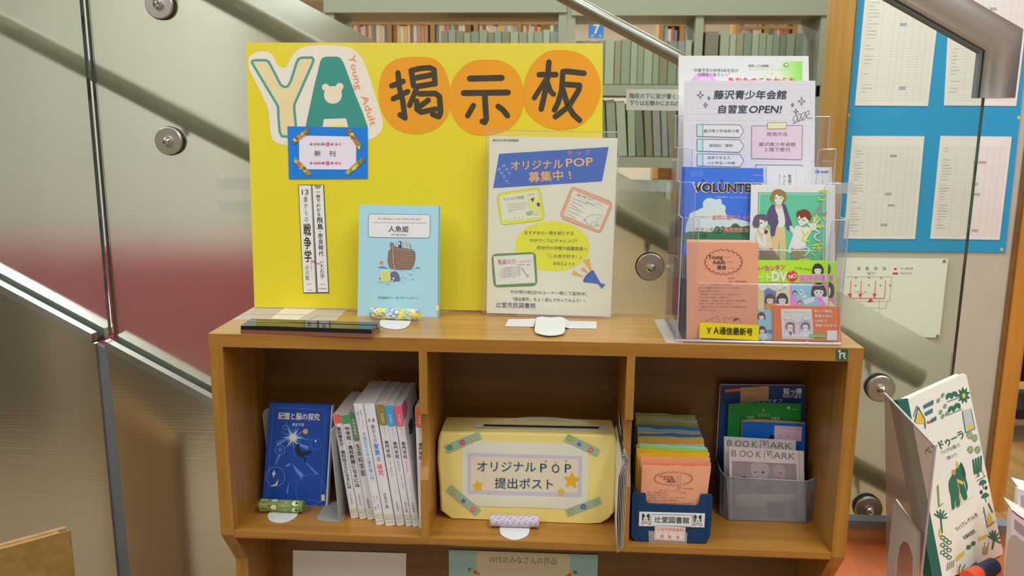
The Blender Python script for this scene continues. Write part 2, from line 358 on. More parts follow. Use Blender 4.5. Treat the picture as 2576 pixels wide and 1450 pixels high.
# ---- stainless plinth under the glass
t = thing('steel_plinth', 'brushed stainless steel plinth wall with sloping cap under the glass', 'wall panel', (-.8, .25, 0))
one(lambda b: b.extr([(-2.4, .25, 0), (-.828, .25, 0), (-.832, .25, cap_z(-.832)-.018), (-2.4, .25, cap_z(-2.4)-.018)], (0, .012, 0), 'steel_brushed'), 'panel', t)
one(lambda b: b.extr([(-.797, .25, 0), (1.3, .25, 0), (1.3, .25, .565), (CAPX, .25, .565), (-.809, .25, cap_z(-.809)-.018)], (0, .012, 0), 'steel_brushed'), 'panel', t)
one(lambda b: b.extr([(-.835, .256, 0), (-.79, .256, 0), (-.80, .256, cap_z(-.8)-.02), (-.838, .256, cap_z(-.838)-.02)], (0, .01, 0), 'dark_gap'), 'joint', t)
def capstrip(xa, xb, y0, y1, dz, h, m):
    return lambda b: b.extr([(xa, y0, cap_z(xa)+dz), (xb, y0, cap_z(xb)+dz), (xb, y0, cap_z(xb)+dz-h), (xa, y0, cap_z(xa)+dz-h)], (0, y1-y0, 0), m)
for xa, xb in ((-2.4, -.836), (-.812, CAPX)):
    one(capstrip(xa, xb, .247, .266, 0, .016, 'steel_cap'), 'cap_front', t)
    one(capstrip(xa, xb, .266, .292, -.012, .01, 'rubber'), 'glazing_channel', t)
    one(capstrip(xa, xb, .292, .325, 0, .016, 'steel_cap'), 'cap_rear', t)
# ---- handrail tubes
D = [(-.2, .285, 1.475+.98*.527+.0), (.785, .285, 1.470), (.785, .285, 1.374)]
D[0] = (-.2, .285, 1.470+.985*.535)
t = thing('steel_handrail', 'thick stainless handrail on the glass, sloping down to a mitred elbow at upper right', 'handrail', (.785, .285, 1.374))
one(lambda b: b.tube(D, .0305, 'steel_tube', 32), 'tube', t)
one(lambda b: b.extr([(-.2, .278, D[0][2]-.044), (.7535, .278, 1.4525), (.7535, .278, 1.374), (.749, .278, 1.374), (.749, .278, 1.449), (-.2, .278, D[0][2]-.047)], (0, .014, 0), 'dark_gap'), 'slot_channel', t)
t = thing('steel_handrail', 'thinner stainless handrail of the far side of the stairs, above the yellow board', 'handrail', (.406, 1.5, 1.5))
p0, p1 = atY(1435, 0, 1.5), atY(1710, 148, 1.5); dr = (p1-p0).normalized()
one(lambda b: b.tube([p0-dr*.9, p1+dr*.11, p1+dr*.11+V((0, 0, -.1))], .0215, 'steel_far', 24), 'tube', t)

# ---- notice partition with blue boards, right
PY = 1.65
def wpt(x, y, Y=PY): return atY(x, y, Y)
t = thing('notice_partition', 'beige partition with wooden side posts holding a blue notice board', 'partition', (1.25, PY, 0))
one(lambda b: b.box(.972, 1.60, PY, PY+.03, 0, 2.1, 'plaster'), 'panel', t)
one(lambda b: b.box(.905, .972, PY-.03, PY+.04, 0, 2.1, 'wood_post'), 'post', t)
one(lambda b: b.box(1.566, 1.615, PY-.05, PY+.04, 0, 2.1, 'wood_orange'), 'post', t)
one(lambda b: b.box(1.560, 1.566, PY-.03, PY, 0, 2.1, 'wood_dark'), 'shadow_line', t)  # thin dark strip standing in for the shadow beside the post
one(lambda b: b.box(.972, .982, PY-.012, PY, .0, 2.1, 'rail_wood'), 'edge_trim', t)
bp = Plane((0, PY-.004, 0)); 
one(lambda b: b.extr([bp.hit(x, y) for x, y in ((2152, -60), (2605, -60), (2529, 636), (2097, 632))], (0, .004, 0), ink((38, 118, 158), .5)), 'blue_board', t)
a = Art(bp)
for x, y in ((2134, 290), (2563, 296), (2520, 628)): a.ell(x, y, 4, 4, (205, 165, 60), 2, n=10)
a.build('brass_pin', t)
SP = Plane((0, PY-.006, 0))
rs = random.Random(3)
for i, (q, lab) in enumerate((([(2181, -60), (2372, -60), (2334.5, 267), (2150.5, 265.7)], 'white timetable sheet on the blue board, upper left of four, with a title row'),
        ([(2392, -60), (2597, -60), (2556.5, 267), (2374.6, 265.7)], 'white timetable sheet on the blue board, upper right of four, partly behind the steel handrail'),
        ([(2144, 342), (2325.7, 343), (2302, 602), (2122, 601)], 'white timetable sheet on the blue board, lower left of four'),
        ([(2366, 342), (2545.5, 344), (2514.5, 604), (2340, 601)], 'white timetable sheet on the blue board, lower right of four, crossed by the glass edge'))):
    s_ = thing('timetable_sheet', lab, 'paper', SP.hit(*q[3]), 'timetable sheets on the blue board')
    slab(SP, q, .0005, ink((190, 184, 180))).build('sheet', s_)
    a = Art(SP)
    def qp(u, v): return tuple((q[0][k]*(1-u)+q[1][k]*u)*(1-v)+(q[3][k]*(1-u)+q[2][k]*u)*v for k in (0, 1))
    for j in range(44):
        v = .10+.86*j/43; a.line([qp(.05, v), qp(.95, v)], .55, (172, 168, 166), cap=False)
    for u in (.05, .26, .42, .5, .58, .68, .78, .87, .95): a.line([qp(u, .10), qp(u, .96)], .6, (168, 164, 164), cap=False)
    for j in range(30):
        v = .12+.83*j/30; 
        if rs.random() < .75: a.line([qp(.07, v), qp(.12+rs.random()*.1, v)], 1.4, rs.choice([(150, 148, 150), (160, 140, 140), (140, 150, 145)]), 2, cap=False)
    for j in range(5):
        v = rs.choice((.18, .24, .36, .45, .55, .66, .85, .9)); u = .5+.1*rs.random(); a.poly([qp(u, v), qp(u+.09, v), qp(u+.09, v+.025), qp(u, v+.025)], (140, 140, 142), 3)
    if i == 0: a.text('休日当番医　一覧', 2240, 13, 2300, 14, 8, (120, 120, 118), 3)
    a.build('print', s_)
q = [(2080, 648), (2385.6, 651), (2363.5, 850), (2060, 846)]
s_ = thing('evacuation_map', 'white evacuation route map with red arrows under the blue board', 'sign', SP.hit(2200, 850))
slab(SP, q, .001, ink((200, 192, 182))).build('sheet', s_)
a = Art(SP).crop(2060, 600, 3.624)
for i, ch in enumerate('避難経路図'): a.text(ch, 348+78*i-(0), 275, 380+78*i, 275, 34, (90, 90, 88)) if i < 4 else None
a.text('地下', 440, 322, 515, 322, 32, (90, 90, 88))
a.ell(697, 280, 14, 10, (165, 40, 40)).rect(672, 312, 722, 330, (165, 40, 40)).text('消火器設置', 745, 275, 858, 275, 20, (110, 110, 110)).text('屋内消火栓', 745, 320, 850, 320, 20, (110, 110, 110))
for l in ([(245, 352), (665, 352), (645, 575), (250, 575)], [(330, 575), (620, 575), (612, 640), (400, 630)], [(550, 560), (552, 690)], [(552, 690), (420, 650)]): a.line(l, 4, (120, 128, 120), cap=False)
for X_ in (293, 388, 517, 608): a.line([(X_, 385), (X_-10, 548)], 8, (190, 90, 90), 2, cap=False).poly([(X_-30, 505), (X_+12, 505), (X_-12, 545)], (175, 60, 55), 3) if X_ < 600 else a.line([(X_, 385), (X_-10, 548)], 8, (190, 90, 90), 2, cap=False)
a.line([(248, 548), (600, 548)], 10, (190, 90, 90), 2, cap=False)
a.poly([(245, 548), (290, 520), (325, 588)], (175, 60, 55), 3).poly([(440, 585), (470, 545), (500, 580)], (175, 60, 55), 3)
for x, y in ((335, 430), (455, 428), (562, 430), (650, 428), (338, 360), (458, 360), (568, 362)): a.ell(x, y, 9, 9, (100, 120, 105), 3, n=8)
a.text('閲覧室', 335, 490, 440, 492, 20, (150, 148, 140))
for x, y in ((1143, 210), (1083, 893)): a.ell(x, y, 17, 15, (110, 110, 95), 3, n=12)
a.build('print', s_)

# ---- sign on the glass
GP = Plane((0, GY-.0052, 0))
s_ = thing('glass_sign', 'small white paper sign with two lines of text stuck on the glass beside the board', 'sign', GP.hit(1640, 277))
slab(GP, [(1575, 224), (1790, 226), (1790, 280), (1575, 277)], .0006, ink((150, 150, 142))).build('sheet', s_)
a = Art(GP); a.text('階段の下に音が響くため', 1584, 241, 1728, 243, 14, (70, 78, 72), bold=.01).text('下りはお静かにおねがいします', 1584, 259, 1762, 261, 14, (70, 78, 72), bold=.01).build('lettering', s_)
for px, lab in (([(545, 448), (700, 449), (700, 477), (546, 475)], 'upper strip of clear tape on the glass at the left edge of the yellow board'),
                ([(546, 506), (700, 507), (700, 537), (547, 534)], 'lower strip of clear tape on the glass at the left edge of the yellow board'),
                ([(1500, 450), (2146, 460), (2146, 487), (1500, 481)], 'long strip of clear tape on the glass behind the leaflet rack')):
    slab(GP, px, .0003, 'tape_clear').build('clear_tape', label=lab, cat='tape')

# ============================================================ BACKGROUND SHELVES
SY = 3.2
def unit(name, lab, xa, xb, boards, zt, posts):
    t = thing(name, lab, 'shelving', ((xa+xb)/2, SY, 0))
    for x in posts: one(lambda b: b.box(x-.02, x+.02, SY, SY+.36, 0, zt, 'shelf_green'), 'upright', t)
    one(lambda b: b.box(xa, xb, SY-.012, SY+.37, zt-.10, zt+.15, 'shelf_green'), 'header', t)
    for z in boards: one(lambda b: b.box(xa+.02, xb-.02, SY, SY+.36, z-.055, z, 'shelf_green'), 'shelf', t)
    return t
unit('metal_shelving', 'pale green metal shelving seen through the glass above the yellow board', -1.20, .05, (.45, .80, 1.15, 1.50), 1.99, (-1.17, .03))
unit('metal_shelving', 'pale green metal shelving seen through the glass between board and leaflet rack', .075, 1.36, (.45, .80, 1.168, 1.535), 1.975, (.075, .72, 1.34))
one(lambda b: b.box(1.36, 1.46, SY-.02, SY+.38, 0, 2.2, 'shelf_green'), 'end_panel', label='pale green upright end panel of the far metal shelving beside the wooden post', cat='panel')
fr = random.Random(11)
FC = [(126, 134, 112), (138, 146, 124), (112, 122, 104), (120, 128, 120), (132, 128, 104), (100, 108, 92), (146, 152, 132), (116, 112, 88), (128, 126, 118)]
fm = [ink(c, .85) for c in FC]
protos = {}
def file_box(w_, h_, d_, k):
    key = (k,)
    if key not in protos:
        b = MB(); b.box(-.5, .5, 0, 1, 0, 1, fm[k]); o = b.build('file_folder', origin=(0, 0, 0)); protos[key] = o.data
        bpy.data.objects.remove(o)
    return protos[key]
def place_file(x, z, w_, h_, lean, lab, grp, y=SY+.02, d_=.24):
    o = bpy.data.objects.new('file_folder', file_box(1, 1, 1, fr.randrange(len(fm)))); COL.objects.link(o)
    o.location = (x, y, z); o.scale = (w_*.94, d_, h_); o.rotation_euler = (0, lean, 0); tag(o, lab, 'file', grp)
def file_row(x0, x1, z, h, lab, grp, lean=0., w0=.03, w1=.05):
    x = x0
    while x < x1:
        w_ = fr.uniform(w0, w1); place_file(x+w_/2, z+.002, w_, h*fr.uniform(.96, 1.02), lean*fr.uniform(.7, 1.2), lab, grp); x += w_*(1.03 if not lean else 1.12)
file_row(-.60, .0, 1.502, .30, 'grey-green file standing on the top shelf seen above the yellow board', 'grey-green files above the board')
file_row(.10, .68, 1.537, .22, 'grey-green file on the upper shelf between board and leaflet rack', 'grey-green files on the upper shelf')
file_row(.83, 1.22, 1.537, .25, 'olive file on the upper shelf behind the leaflet rack', 'olive files behind the rack')
file_row(.10, .68, 1.17, .285, 'leaning grey-green file on the lower shelf between board and leaflet rack', 'leaning files on the lower shelf', -.08)
file_row(.34, .62, .802, .235, 'dark file in the lowest visible shelf gap beside the leaflet rack', 'dark files in the lowest gap')
one(lambda b: b.box(.755, .82, SY+.01, SY+.3, 1.5365, 1.80, ink((92, 86, 74))), 'file_case', label='dark grey upright file case on the upper shelf behind the leaflet rack', cat='file')
# wooden library shelves far behind, with books
WY = 7.
bc = [ink(c, .5) for c in ((190, 165, 140), (160, 120, 100), (130, 150, 150), (200, 190, 170), (150, 90, 80), (100, 110, 120), (180, 150, 90), (170, 170, 180), (120, 90, 60), (200, 160, 150))]
bprot = []
for m_ in bc:
    o = MB().box(-.5, .5, 0, 1, 0, 1, m_).build('book', origin=(0, 0, 0)); bprot.append(o.data); bpy.data.objects.remove(o)
def far_case(xa, xb, zs, nup, lab, blab, grp):
    t = thing('wooden_bookcase', lab, 'bookcase', ((xa+xb)/2, WY, 0))
    for i in range(nup+1):
        x = xa+(xb-xa)*i/nup; one(lambda b: b.box(x-.022, x+.022, WY, WY+.3, 0, 2.5, 'wood_post'), 'upright', t)
    one(lambda b: b.box(xa, xb, WY+.28, WY+.3, 0, 2.5, 'wood_x'), 'back_panel', t)
    for z in zs: one(lambda b: b.box(xa, xb, WY+.01, WY+.28, z-.03, z, 'wood_post'), 'shelf', t)
    for z in zs[1:]:
        for i in range(nup):
            x0 = xa+(xb-xa)*i/nup+.03; x1 = xa+(xb-xa)*(i+1)/nup-.03; x = x0
            while x < x1-.02:
                w_ = fr.uniform(.018, .038); o = bpy.data.objects.new('book', fr.choice(bprot)); COL.objects.link(o)
                o.location = (x+w_/2, WY+.03, z); o.scale = (w_*.9, .2, fr.uniform(.15, .2)); tag(o, blab, 'book', grp); x += w_
far_case(-2.06, .02, (1.86, 2.105, 2.30), 5, 'wooden library bookcase far behind, above the left half of the yellow board', 'small far book in the wooden library bookcase above the yellow board', 'far books above the board')
far_case(.945, 1.33, (1.86, 2.06, 2.29), 2, 'wooden library bookcase far behind, just left of the leaflet rack', 'small far book in the narrow wooden bookcase left of the leaflet rack', 'far books left of the rack')
far_case(1.66, 2.18, (1.86, 2.09, 2.26), 2, 'wooden library bookcase far behind, above the leaflet rack', 'small far book in the wooden bookcase above the leaflet rack', 'far books above the rack')
SG = Plane((0, 6.6, 0))
s_ = thing('number_sign', 'blue square sign with a white number 7 far behind above the board', 'sign', SG.hit(1500, 96))
slab(SG, [(1481, 57), (1519, 57), (1518, 96), (1480, 95)], .02, ink((52, 108, 180))).build('plate', s_)
one(lambda b: b.tube([SG.hit(1500, 57)+V((0, .01, 0)), V((SG.hit(1500, 57).x, 6.61, 2.75))], .008, 'white_metal', 8), 'hanging_rod', s_)
Art(SG).text('7', 1493, 72, 1509, 72, 34, (225, 225, 215), bold=.02).ell(1490, 90, 2.5, 2, (200, 215, 225), n=8).ell(1510, 90, 2.5, 2, (200, 215, 225), n=8).build('lettering', s_)

# far right: white display stand on a grey metal shelf
RY = 2.3
RP = Plane((0, RY, 0))
t = thing('display_shelf', 'grey metal shelf unit carrying a white slanted board at the right edge', 'shelf', RP.hit(2540, 1230))
def rpx(b, pts, th, m, off=0.): return b.extr([RP.hit(x, y, off) for x, y in pts], (0, th, 0), m)
one(lambda b: rpx(b, [(2536, 826), (2760, 826), (2760, 868), (2533, 868)], .3, 'plaster_white'), 'top_board', t)
one(lambda b: rpx(b, [(2544, 868), (2570, 868), (2540, 1200), (2512, 1200)], .3, 'shelf_green'), 'post', t)
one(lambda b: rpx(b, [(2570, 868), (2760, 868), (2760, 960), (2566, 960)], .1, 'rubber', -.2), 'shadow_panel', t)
one(lambda b: rpx(b, [(2560, 1034), (2760, 1034), (2760, 1056), (2558, 1056)], .3, 'rubber'), 'shelf', t)
one(lambda b: rpx(b, [(2534, 1124), (2760, 1124), (2760, 1150), (2530, 1150)], .3, 'shelf_green'), 'shelf', t)
one(lambda b: rpx(b, [(2500, 1200), (2760, 1196), (2760, 1240), (2516, 1250)], .35, 'bookend_grey'), 'base', t)
one(lambda b: rpx(b, [(2552, 618), (2800, 618), (2800, 826), (2538, 826)], .02, ink((232, 230, 236)), .01), 'display_sheet', label='white printed sheet with blue sketches at the right edge of the photo', cat='poster')
a = Art(RP, base=.012)
for x, y, L_ in ((2562, 640, 30), (2566, 664, 22), (2560, 696, 30), (2563, 742, 26), (2560, 760, 30), (2557, 778, 24), (2553, 815, 14), (2570, 815, 20)): a.line([(x, y), (x+L_, y-3)], 3.5, (120, 140, 195), cap=False)
o = a.build('sketch_print'); ds = bpy.data.objects['display_sheet']; o.parent = ds; o.location = o.location-ds.location
# ============================================================ BOOKCASE
SHZ = .669
t = bc_ = thing('bookcase', 'orange-brown wooden display bookcase with three open compartments', 'bookcase', (0, .1, 0))
one(lambda b: b.box(-.5, .5, 0, .20, .979, .9992, 'wood_x'), 'top_board', t)
one(lambda b: b.box(-.4999, .4999, .0001, .20, .9993, 1.0, 'wood_top_lit'), 'top_lit_skin', t)  # thin skin that paints the lit, paler tone onto the top board
prof = [(0, .979), (0, .661), (.051, .591), (.051, 0), (.197, 0), (.197, .979)]
for x0, x1 in ((-.5, -.4783), (.4783, .5)):
    one(lambda b: b.extr([(x0, y, z) for y, z in prof], (x1-x0, 0, 0), 'wood_z'), 'side_panel', t, bevel=.001)
def scoop():
    pts = [(0, .979), (0, .878), (.012, .877)]
    for i in range(1, 12): 
        a_ = i/12; pts.append((.012+.012*math.sin(a_*pi)*.9-.004*a_, .877-.100*a_))
    pts += [(.004, .772), (0, .768), (0, .669), (.19, .669), (.19, .979)]
    return pts
for x0 in (-.169, .150):
    one(lambda b: b.extr([(x0, y, z) for y, z in scoop()], (.0125, 0, 0), 'wood_z'), 'divider', t)
one(lambda b: b.extr([(-.4783, y, z) for y, z in ((0, SHZ), (0, .6575), (.012, .6495), (.19, .6495), (.19, SHZ))], (.9566, 0, 0), 'wood_x'), 'shelf', t, bevel=.0008)
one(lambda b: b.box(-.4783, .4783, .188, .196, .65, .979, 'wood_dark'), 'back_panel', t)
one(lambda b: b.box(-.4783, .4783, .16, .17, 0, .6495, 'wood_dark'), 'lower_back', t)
one(lambda b: b.box(-.4783, .4783, .07, .17, .30, .32, 'wood_x'), 'lower_shelf', t)
FP = Plane((0, 0, 0))
pl_ = slab(FP, [(2103.5, 879), (2134, 880), (2132, 907.5), (2104, 906.5)], .0008, ink((22, 78, 58)), off=.0008).build('maker_plate', t, label='small green plate with a grey letter h')
a = Art(FP, base=.0008).crop(2000, 820, 10.355)
a.poly([(1110, 655), (1165, 620), (1190, 640), (1190, 715), (1240, 690), (1310, 700), (1320, 745), (1300, 800), (1340, 870), (1290, 870), (1240, 790), (1265, 745), (1240, 735), (1190, 765), (1190, 870), (1145, 870), (1150, 690), (1115, 685)], (165, 150, 120)).build('maker_letter', pl_)

# lower compartment papers
LP = Plane((0, .158, 0))
s_ = thing('paper_sheet', 'plain white sheet in the lower compartment below the leaning books', 'paper', LP.hit(880, 1500))
slab(LP, [(737, 1385), (1022, 1393), (1018, 1700), (735, 1700)], .001, ink((178, 176, 172), .5)).build('sheet', s_)
s_ = thing('pinned_sign', 'light blue sign about teenagers\' works in the lower compartment below the yellow box', 'sign', LP.hit(1316, 1500))
slab(LP, [(1129, 1384), (1504, 1397), (1498, 1700), (1130, 1700)], .0012, ink((128, 160, 160), .5)).build('sheet', s_)
a = Art(LP, k=.5); a.poly([(1199, 1387), (1434, 1395), (1430, 1690), (1199, 1690)], (176, 166, 140)).text('10代のみなさんの作品', 1232, 1408, 1401, 1413, 20, (100, 92, 80), 3)
for x, y, s__ in ((1186, 1438, 1), (1443, 1445, -1)):
    for j, c in enumerate(((60, 120, 60), (190, 150, 40), (180, 60, 50), (120, 140, 60))): a.ell(x+s__*(j*7-4), y-4+j*3.5, 6, 4, c, 3, .5, 8)
a.build('print', s_)

# ============================================================ ON TOP: yellow board
BP = Plane((0, .187, 1.001), 0, .105)
t = thing('title_board', 'large yellow board titled YA 掲示板 leaning at the back of the bookcase top', 'board', (-.19, .19, 1.0))
YEL = (196, 172, 20)
slab(BP, [(619, 107), (1516, 109), (1515, 786), (640, 773)], .006, mat('board_yellow', (.89, .735, .035), .22, coat=.3, spec=.5), ink((205, 200, 90))).build('panel', t)
a = Art(BP).crop(600, 110, 5.576)
a.blob([(140, 230), (165, 170), (250, 120), (370, 108), (450, 135), (500, 200), (535, 285), (590, 325), (655, 335), (690, 290), (740, 200), (810, 110), (930, 45), (1150, 18), (1400, 30), (1560, 55), (1650, 110), (1740, 220), (1830, 440), (1930, 760), (1990, 960), (2025, 1090), (2010, 1210), (1930, 1300), (1810, 1345), (1400, 1390), (900, 1425), (640, 1420), (520, 1380), (460, 1300), (435, 1080), (410, 900), (330, 720), (230, 520), (150, 350)], (196, 182, 168), 1, 4)
TE, TN = (62, 128, 118), (188, 172, 128)
Yp = [(195, 240), (240, 232), (375, 230), (420, 250), (455, 310), (590, 575), (640, 608), (690, 600), (735, 520), (810, 280), (840, 215), (880, 198), (1030, 193), (1052, 225), (1040, 270), (780, 860), (785, 960), (805, 1160), (700, 1305), (610, 1300), (578, 1240), (560, 1040), (555, 880), (190, 270)]
a.poly(Yp, TN, 2).line(Yp, 34, TE, 3, True)
a.poly([(1145, 250), (1175, 200), (1225, 182), (1380, 180), (1430, 200), (1470, 260), (1560, 500), (1640, 720), (1740, 960), (1810, 1160), (1812, 1230), (1550, 1230), (1510, 1045), (1195, 1055), (1170, 1230), (925, 1230), (1010, 840), (1060, 600), (1110, 400)], (46, 118, 108), 3)
a.ell(1325, 720, 126, 124, (190, 178, 155), 4).ell(1222, 612, 52, 50, (190, 178, 155), 4).ell(1420, 602, 54, 52, (190, 178, 155), 4).poly([(1215, 600), (1440, 592), (1450, 720), (1205, 720)], (190, 178, 155), 4)
a.poly([(1250, 1175), (1290, 1145), (1450, 1135), (1500, 1160), (1500, 1200), (1250, 1200)], (205, 190, 40), 4)
a.text('Young', 1590, 160, 1700, 640, 135, (192, 120, 72), 5).text('Adult', 1765, 725, 1900, 1140, 135, (192, 120, 72), 5)
a.build('logo_cutout', t, label='cream cut-out with big letters Y and A and a bear head')
a = Art(BP, base=.0002).crop(940, 110, 4.441)
OR = (205, 126, 20)
a.blob([(450, 148), (620, 155), (740, 215), (810, 330), (852, 500), (850, 730), (800, 850), (700, 950), (540, 1005), (380, 1000), (240, 950), (140, 850), (70, 690), (55, 520), (90, 330), (190, 205), (320, 158)], OR, 1)
a.build('orange_circle', t)
a = Art(BP, base=.0002).crop(940, 110, 4.441)
a.blob([(1240, 178), (1420, 190), (1560, 270), (1640, 390), (1668, 540), (1660, 740), (1590, 880), (1470, 970), (1280, 1022), (1100, 1010), (970, 930), (880, 800), (848, 640), (870, 450), (930, 330), (1030, 230), (1130, 188)], OR, 2)
a.build('orange_circle', t)
a = Art(BP, base=.0002).crop(940, 110, 4.441)
a.blob([(2060, 70), (2210, 80), (2350, 135), (2450, 230), (2520, 380), (2540, 520), (2500, 680), (2420, 820), (2290, 925), (2130, 962), (1980, 950), (1840, 890), (1740, 800), (1680, 690), (1672, 520), (1710, 350), (1780, 220), (1880, 120), (1970, 80)], OR, 1)
a.build('orange_circle', t)
a = Art(BP, base=.0004).crop(940, 110, 4.441)
K_ = (52, 46, 34)
def st_(p, w=60, sm=False): a.line(p, w, K_, 3, smooth=sm)
st_([(272, 325), (285, 480), (325, 640), (345, 800), (352, 830), (295, 795)], 60); st_([(203, 470), (330, 420)]); st_([(220, 615), (380, 535)])
st_([(420, 300), (445, 470), (470, 480), (680, 445)], 62); st_([(418, 300), (520, 275), (630, 268), (675, 290), (685, 450)], 60); st_([(455, 385), (660, 345)], 62)
st_([(480, 500), (400, 690)], 58); st_([(510, 560), (690, 555), (735, 590), (748, 760), (728, 815), (660, 790)], 62); st_([(610, 630), (490, 720)], 60); st_([(480, 640), (485, 735), (530, 765), (690, 730)], 60)
a.build('title_character', t); a = Art(BP, base=.0004).crop(940, 110, 4.441)
st_([(1075, 390), (1430, 382)], 68); st_([(1005, 552), (1500, 545)], 66); st_([(1240, 560), (1258, 840), (1240, 880), (1215, 868)], 64); st_([(1115, 690), (1050, 805)], 60); st_([(1390, 700), (1440, 735), (1495, 805)], 62)
a.build('title_character', t); a = Art(BP, base=.0004).crop(940, 110, 4.441)
st_([(1958, 205), (1948, 330), (1920, 520), (1872, 730)], 62); st_([(1850, 345), (2035, 345)], 62); st_([(1925, 400), (1795, 605)], 56); st_([(1940, 430), (1975, 530), (2010, 565)], 58)
st_([(2118, 310), (2160, 308), (2350, 330)], 62); st_([(2115, 310), (2100, 520), (2060, 660), (2020, 740)], 60); st_([(2150, 455), (2300, 465), (2290, 520), (2180, 700), (2030, 815)], 62); st_([(2110, 500), (2165, 680), (2230, 790), (2300, 855)], 62)
a.build('title_character', t)
# blue card 新刊
CP = Plane(BP.O+BP.n*.0012, 0, .105)
t = thing('heading_card', 'blue heading card reading 新刊 taped on the yellow board', 'card', CP.hit(825, 451))
slab(CP, [(723, 318), (925, 321), (925, 450), (727, 451)], .0008, ink((20, 100, 178))).build('sheet', t)
wl_ = slab(CP, [(752, 341), (896, 344), (896, 427), (753, 426)], .0003, ink((188, 180, 196)), off=.0005).build('white_label', t)
a = Art(CP, base=.0005).crop(600, 90, 4.025)
a.text('新', 768, 1192, 832, 1192, 62, (40, 38, 45), 3).text('刊', 918, 1196, 980, 1196, 62, (40, 38, 45), 3)
for yy in (1098, 1290):
    for j, (x, c) in enumerate(((735, (60, 110, 140)), (772, (190, 80, 90)), (803, (70, 130, 80)), (828, (190, 110, 120)), (858, (40, 70, 130)), (903, (200, 60, 90)), (948, (60, 90, 150)), (990, (190, 60, 60)), (1025, (200, 110, 120)))):
        r_ = 24 if j == 5 else 15
        for q in range(5): a.ell(x+r_*.62*cos(q*1.257+.3), yy+r_*.62*sin(q*1.257+.3), r_*.4, r_*.33, c, 3, q*1.257, 7)
a.build('print', wl_)
rs = random.Random(5); WT = [(176, 150, 30), (130, 80, 40), (90, 120, 60), (170, 90, 60), (60, 130, 150), (120, 60, 80), (190, 170, 60)]
for (x0, y0, x1, y1) in ((558, 1075, 705, 960), (1115, 960, 1228, 1128), (570, 1252, 715, 1405), (1095, 1400, 1255, 1252)):
    a = Art(CP, base=.0009).crop(600, 90, 4.025); L_ = math.hypot(x1-x0, y1-y0); ux, uy = (x1-x0)/L_, (y1-y0)/L_
    a.poly([(x0-uy*22, y0+ux*22), (x1-uy*22, y1+ux*22), (x1+uy*22, y1-ux*22), (x0+uy*22, y0-ux*22)], (150, 120, 60), 1)
    for j in range(9):
        d = L_*j/8; s_ = rs.choice((-9, 9)); a.ell(x0+ux*d-uy*s_, y0+uy*d+ux*s_, 19, 15, rs.choice(WT), 2+j % 3, rs.random()*3, 9)
    a.build('washi_tape', t)
# photocopied spines
t = thing('spine_copy', 'narrow black and white strip picturing two book spines on the yellow board', 'paper', CP.hit(790, 738))
slab(CP, [(750, 465), (814.5, 465), (827.5, 738), (763, 738)], .0005, ink((60, 58, 56))).build('sheet', t)
a = Art(CP).crop(680, 430, 3.452)
a.poly([(247, 126), (357, 127), (396, 1056), (290, 1056)], (200, 186, 180), 1).poly([(366, 127), (458, 124), (503, 1054), (413, 1054)], (200, 188, 184), 1)
a.poly([(351, 127), (362, 127), (405, 1056), (393, 1056)], (120, 112, 108), 2)
a.ell(413, 126, 30, 32, (130, 122, 95), 2, 0, 12, 0, pi)
a.text('13', 274, 183, 330, 183, 66, BK, 3).vtext('歳からの', 305, 218, 315, 450, 34, (70, 66, 62), 3).vtext('戦争学', 318, 455, 328, 800, 66, BK, 3, .03)
a.vtext('小川和', 320, 815, 322, 955, 36, BK, 3).vtext('東京クリスト', 356, 820, 362, 950, 12, (120, 115, 112), 3).text('319.8', 318, 985, 358, 985, 18, (110, 100, 100), 3).text('アルコル', 322, 1035, 362, 1037, 14, (60, 60, 60), 3, .01)
a.vtext('一冊でわかる', 413, 165, 422, 398, 38, BK, 3, .015).vtext('飛鳥', 427, 400, 433, 515, 54, BK, 3, .02).ell(432, 527, 5, 5, BK, 3, n=8).vtext('奈良時代', 434, 540, 442, 745, 44, BK, 3, .015)
a.text('監修', 428, 792, 466, 792, 14, (110, 105, 100), 3).vtext('大石学', 446, 805, 452, 940, 38, (70, 66, 64), 3).text('210.3', 430, 985, 474, 985, 20, (150, 80, 120), 3).text('河出書房新社', 418, 1023, 490, 1025, 13, (70, 70, 70), 3)
a.line([(345, 790), (360, 775)], 4, (200, 40, 80), 4).line([(350, 815), (378, 775)], 4, (200, 40, 80), 4).line([(380, 790), (385, 815)], 4, (200, 40, 80), 4).ring(380, 790, 7, 7, 4, (200, 40, 80), 4).line([(400, 812), (412, 802), (422, 812), (434, 804)], 5, (200, 40, 80), 4).line([(363, 772), (350, 790)], 4, (200, 40, 80), 4)
a.build('print', t)

# tape sheets and tray on the top board
TP = Flat(1.0006)
t = thing('tape_patch', 'large milky translucent tape patches stuck on the bookcase top in front of the board', 'tape', (-.45, .15, 1.0))
def flat(px, m, h=.0002, name='sheet', z0=1.0003):
    b = MB(); b.extr([atZ(x, y, z0+h) for x, y in px], (0, 0, -h), m); return b
flat([(637, 774.5), (872, 779.5), (845, 806.6), (584, 805)], 'tape_milky').build('clear_sheet', t)
flat([(716, 775.5), (796, 778), (752, 805), (680, 802)], ink((206, 200, 180), .8), .0002, z0=1.0006).build('white_sheet', t)
flat([(612, 788), (862, 793), (859, 795.5), (608, 790)], 'tape_milky', .0001, z0=1.0009).build('tape_strip', t)
flat([(770, 791), (800, 792), (775, 806), (749, 805)], 'tape_milky', .0001, z0=1.0012).build('tape_strip', t)
t = thing('name_plate_stand', 'long glossy black bar with reddish base lying at the left front of the bookcase top', 'stand', (-.35, .03, 1.0))
zt = 1.0135
A_, B_, C_, D_ = atZ(604.5, 819, zt), atZ(935, 829.5, zt), atZ(956, 811.5, zt), atZ(631, 801.5, zt)
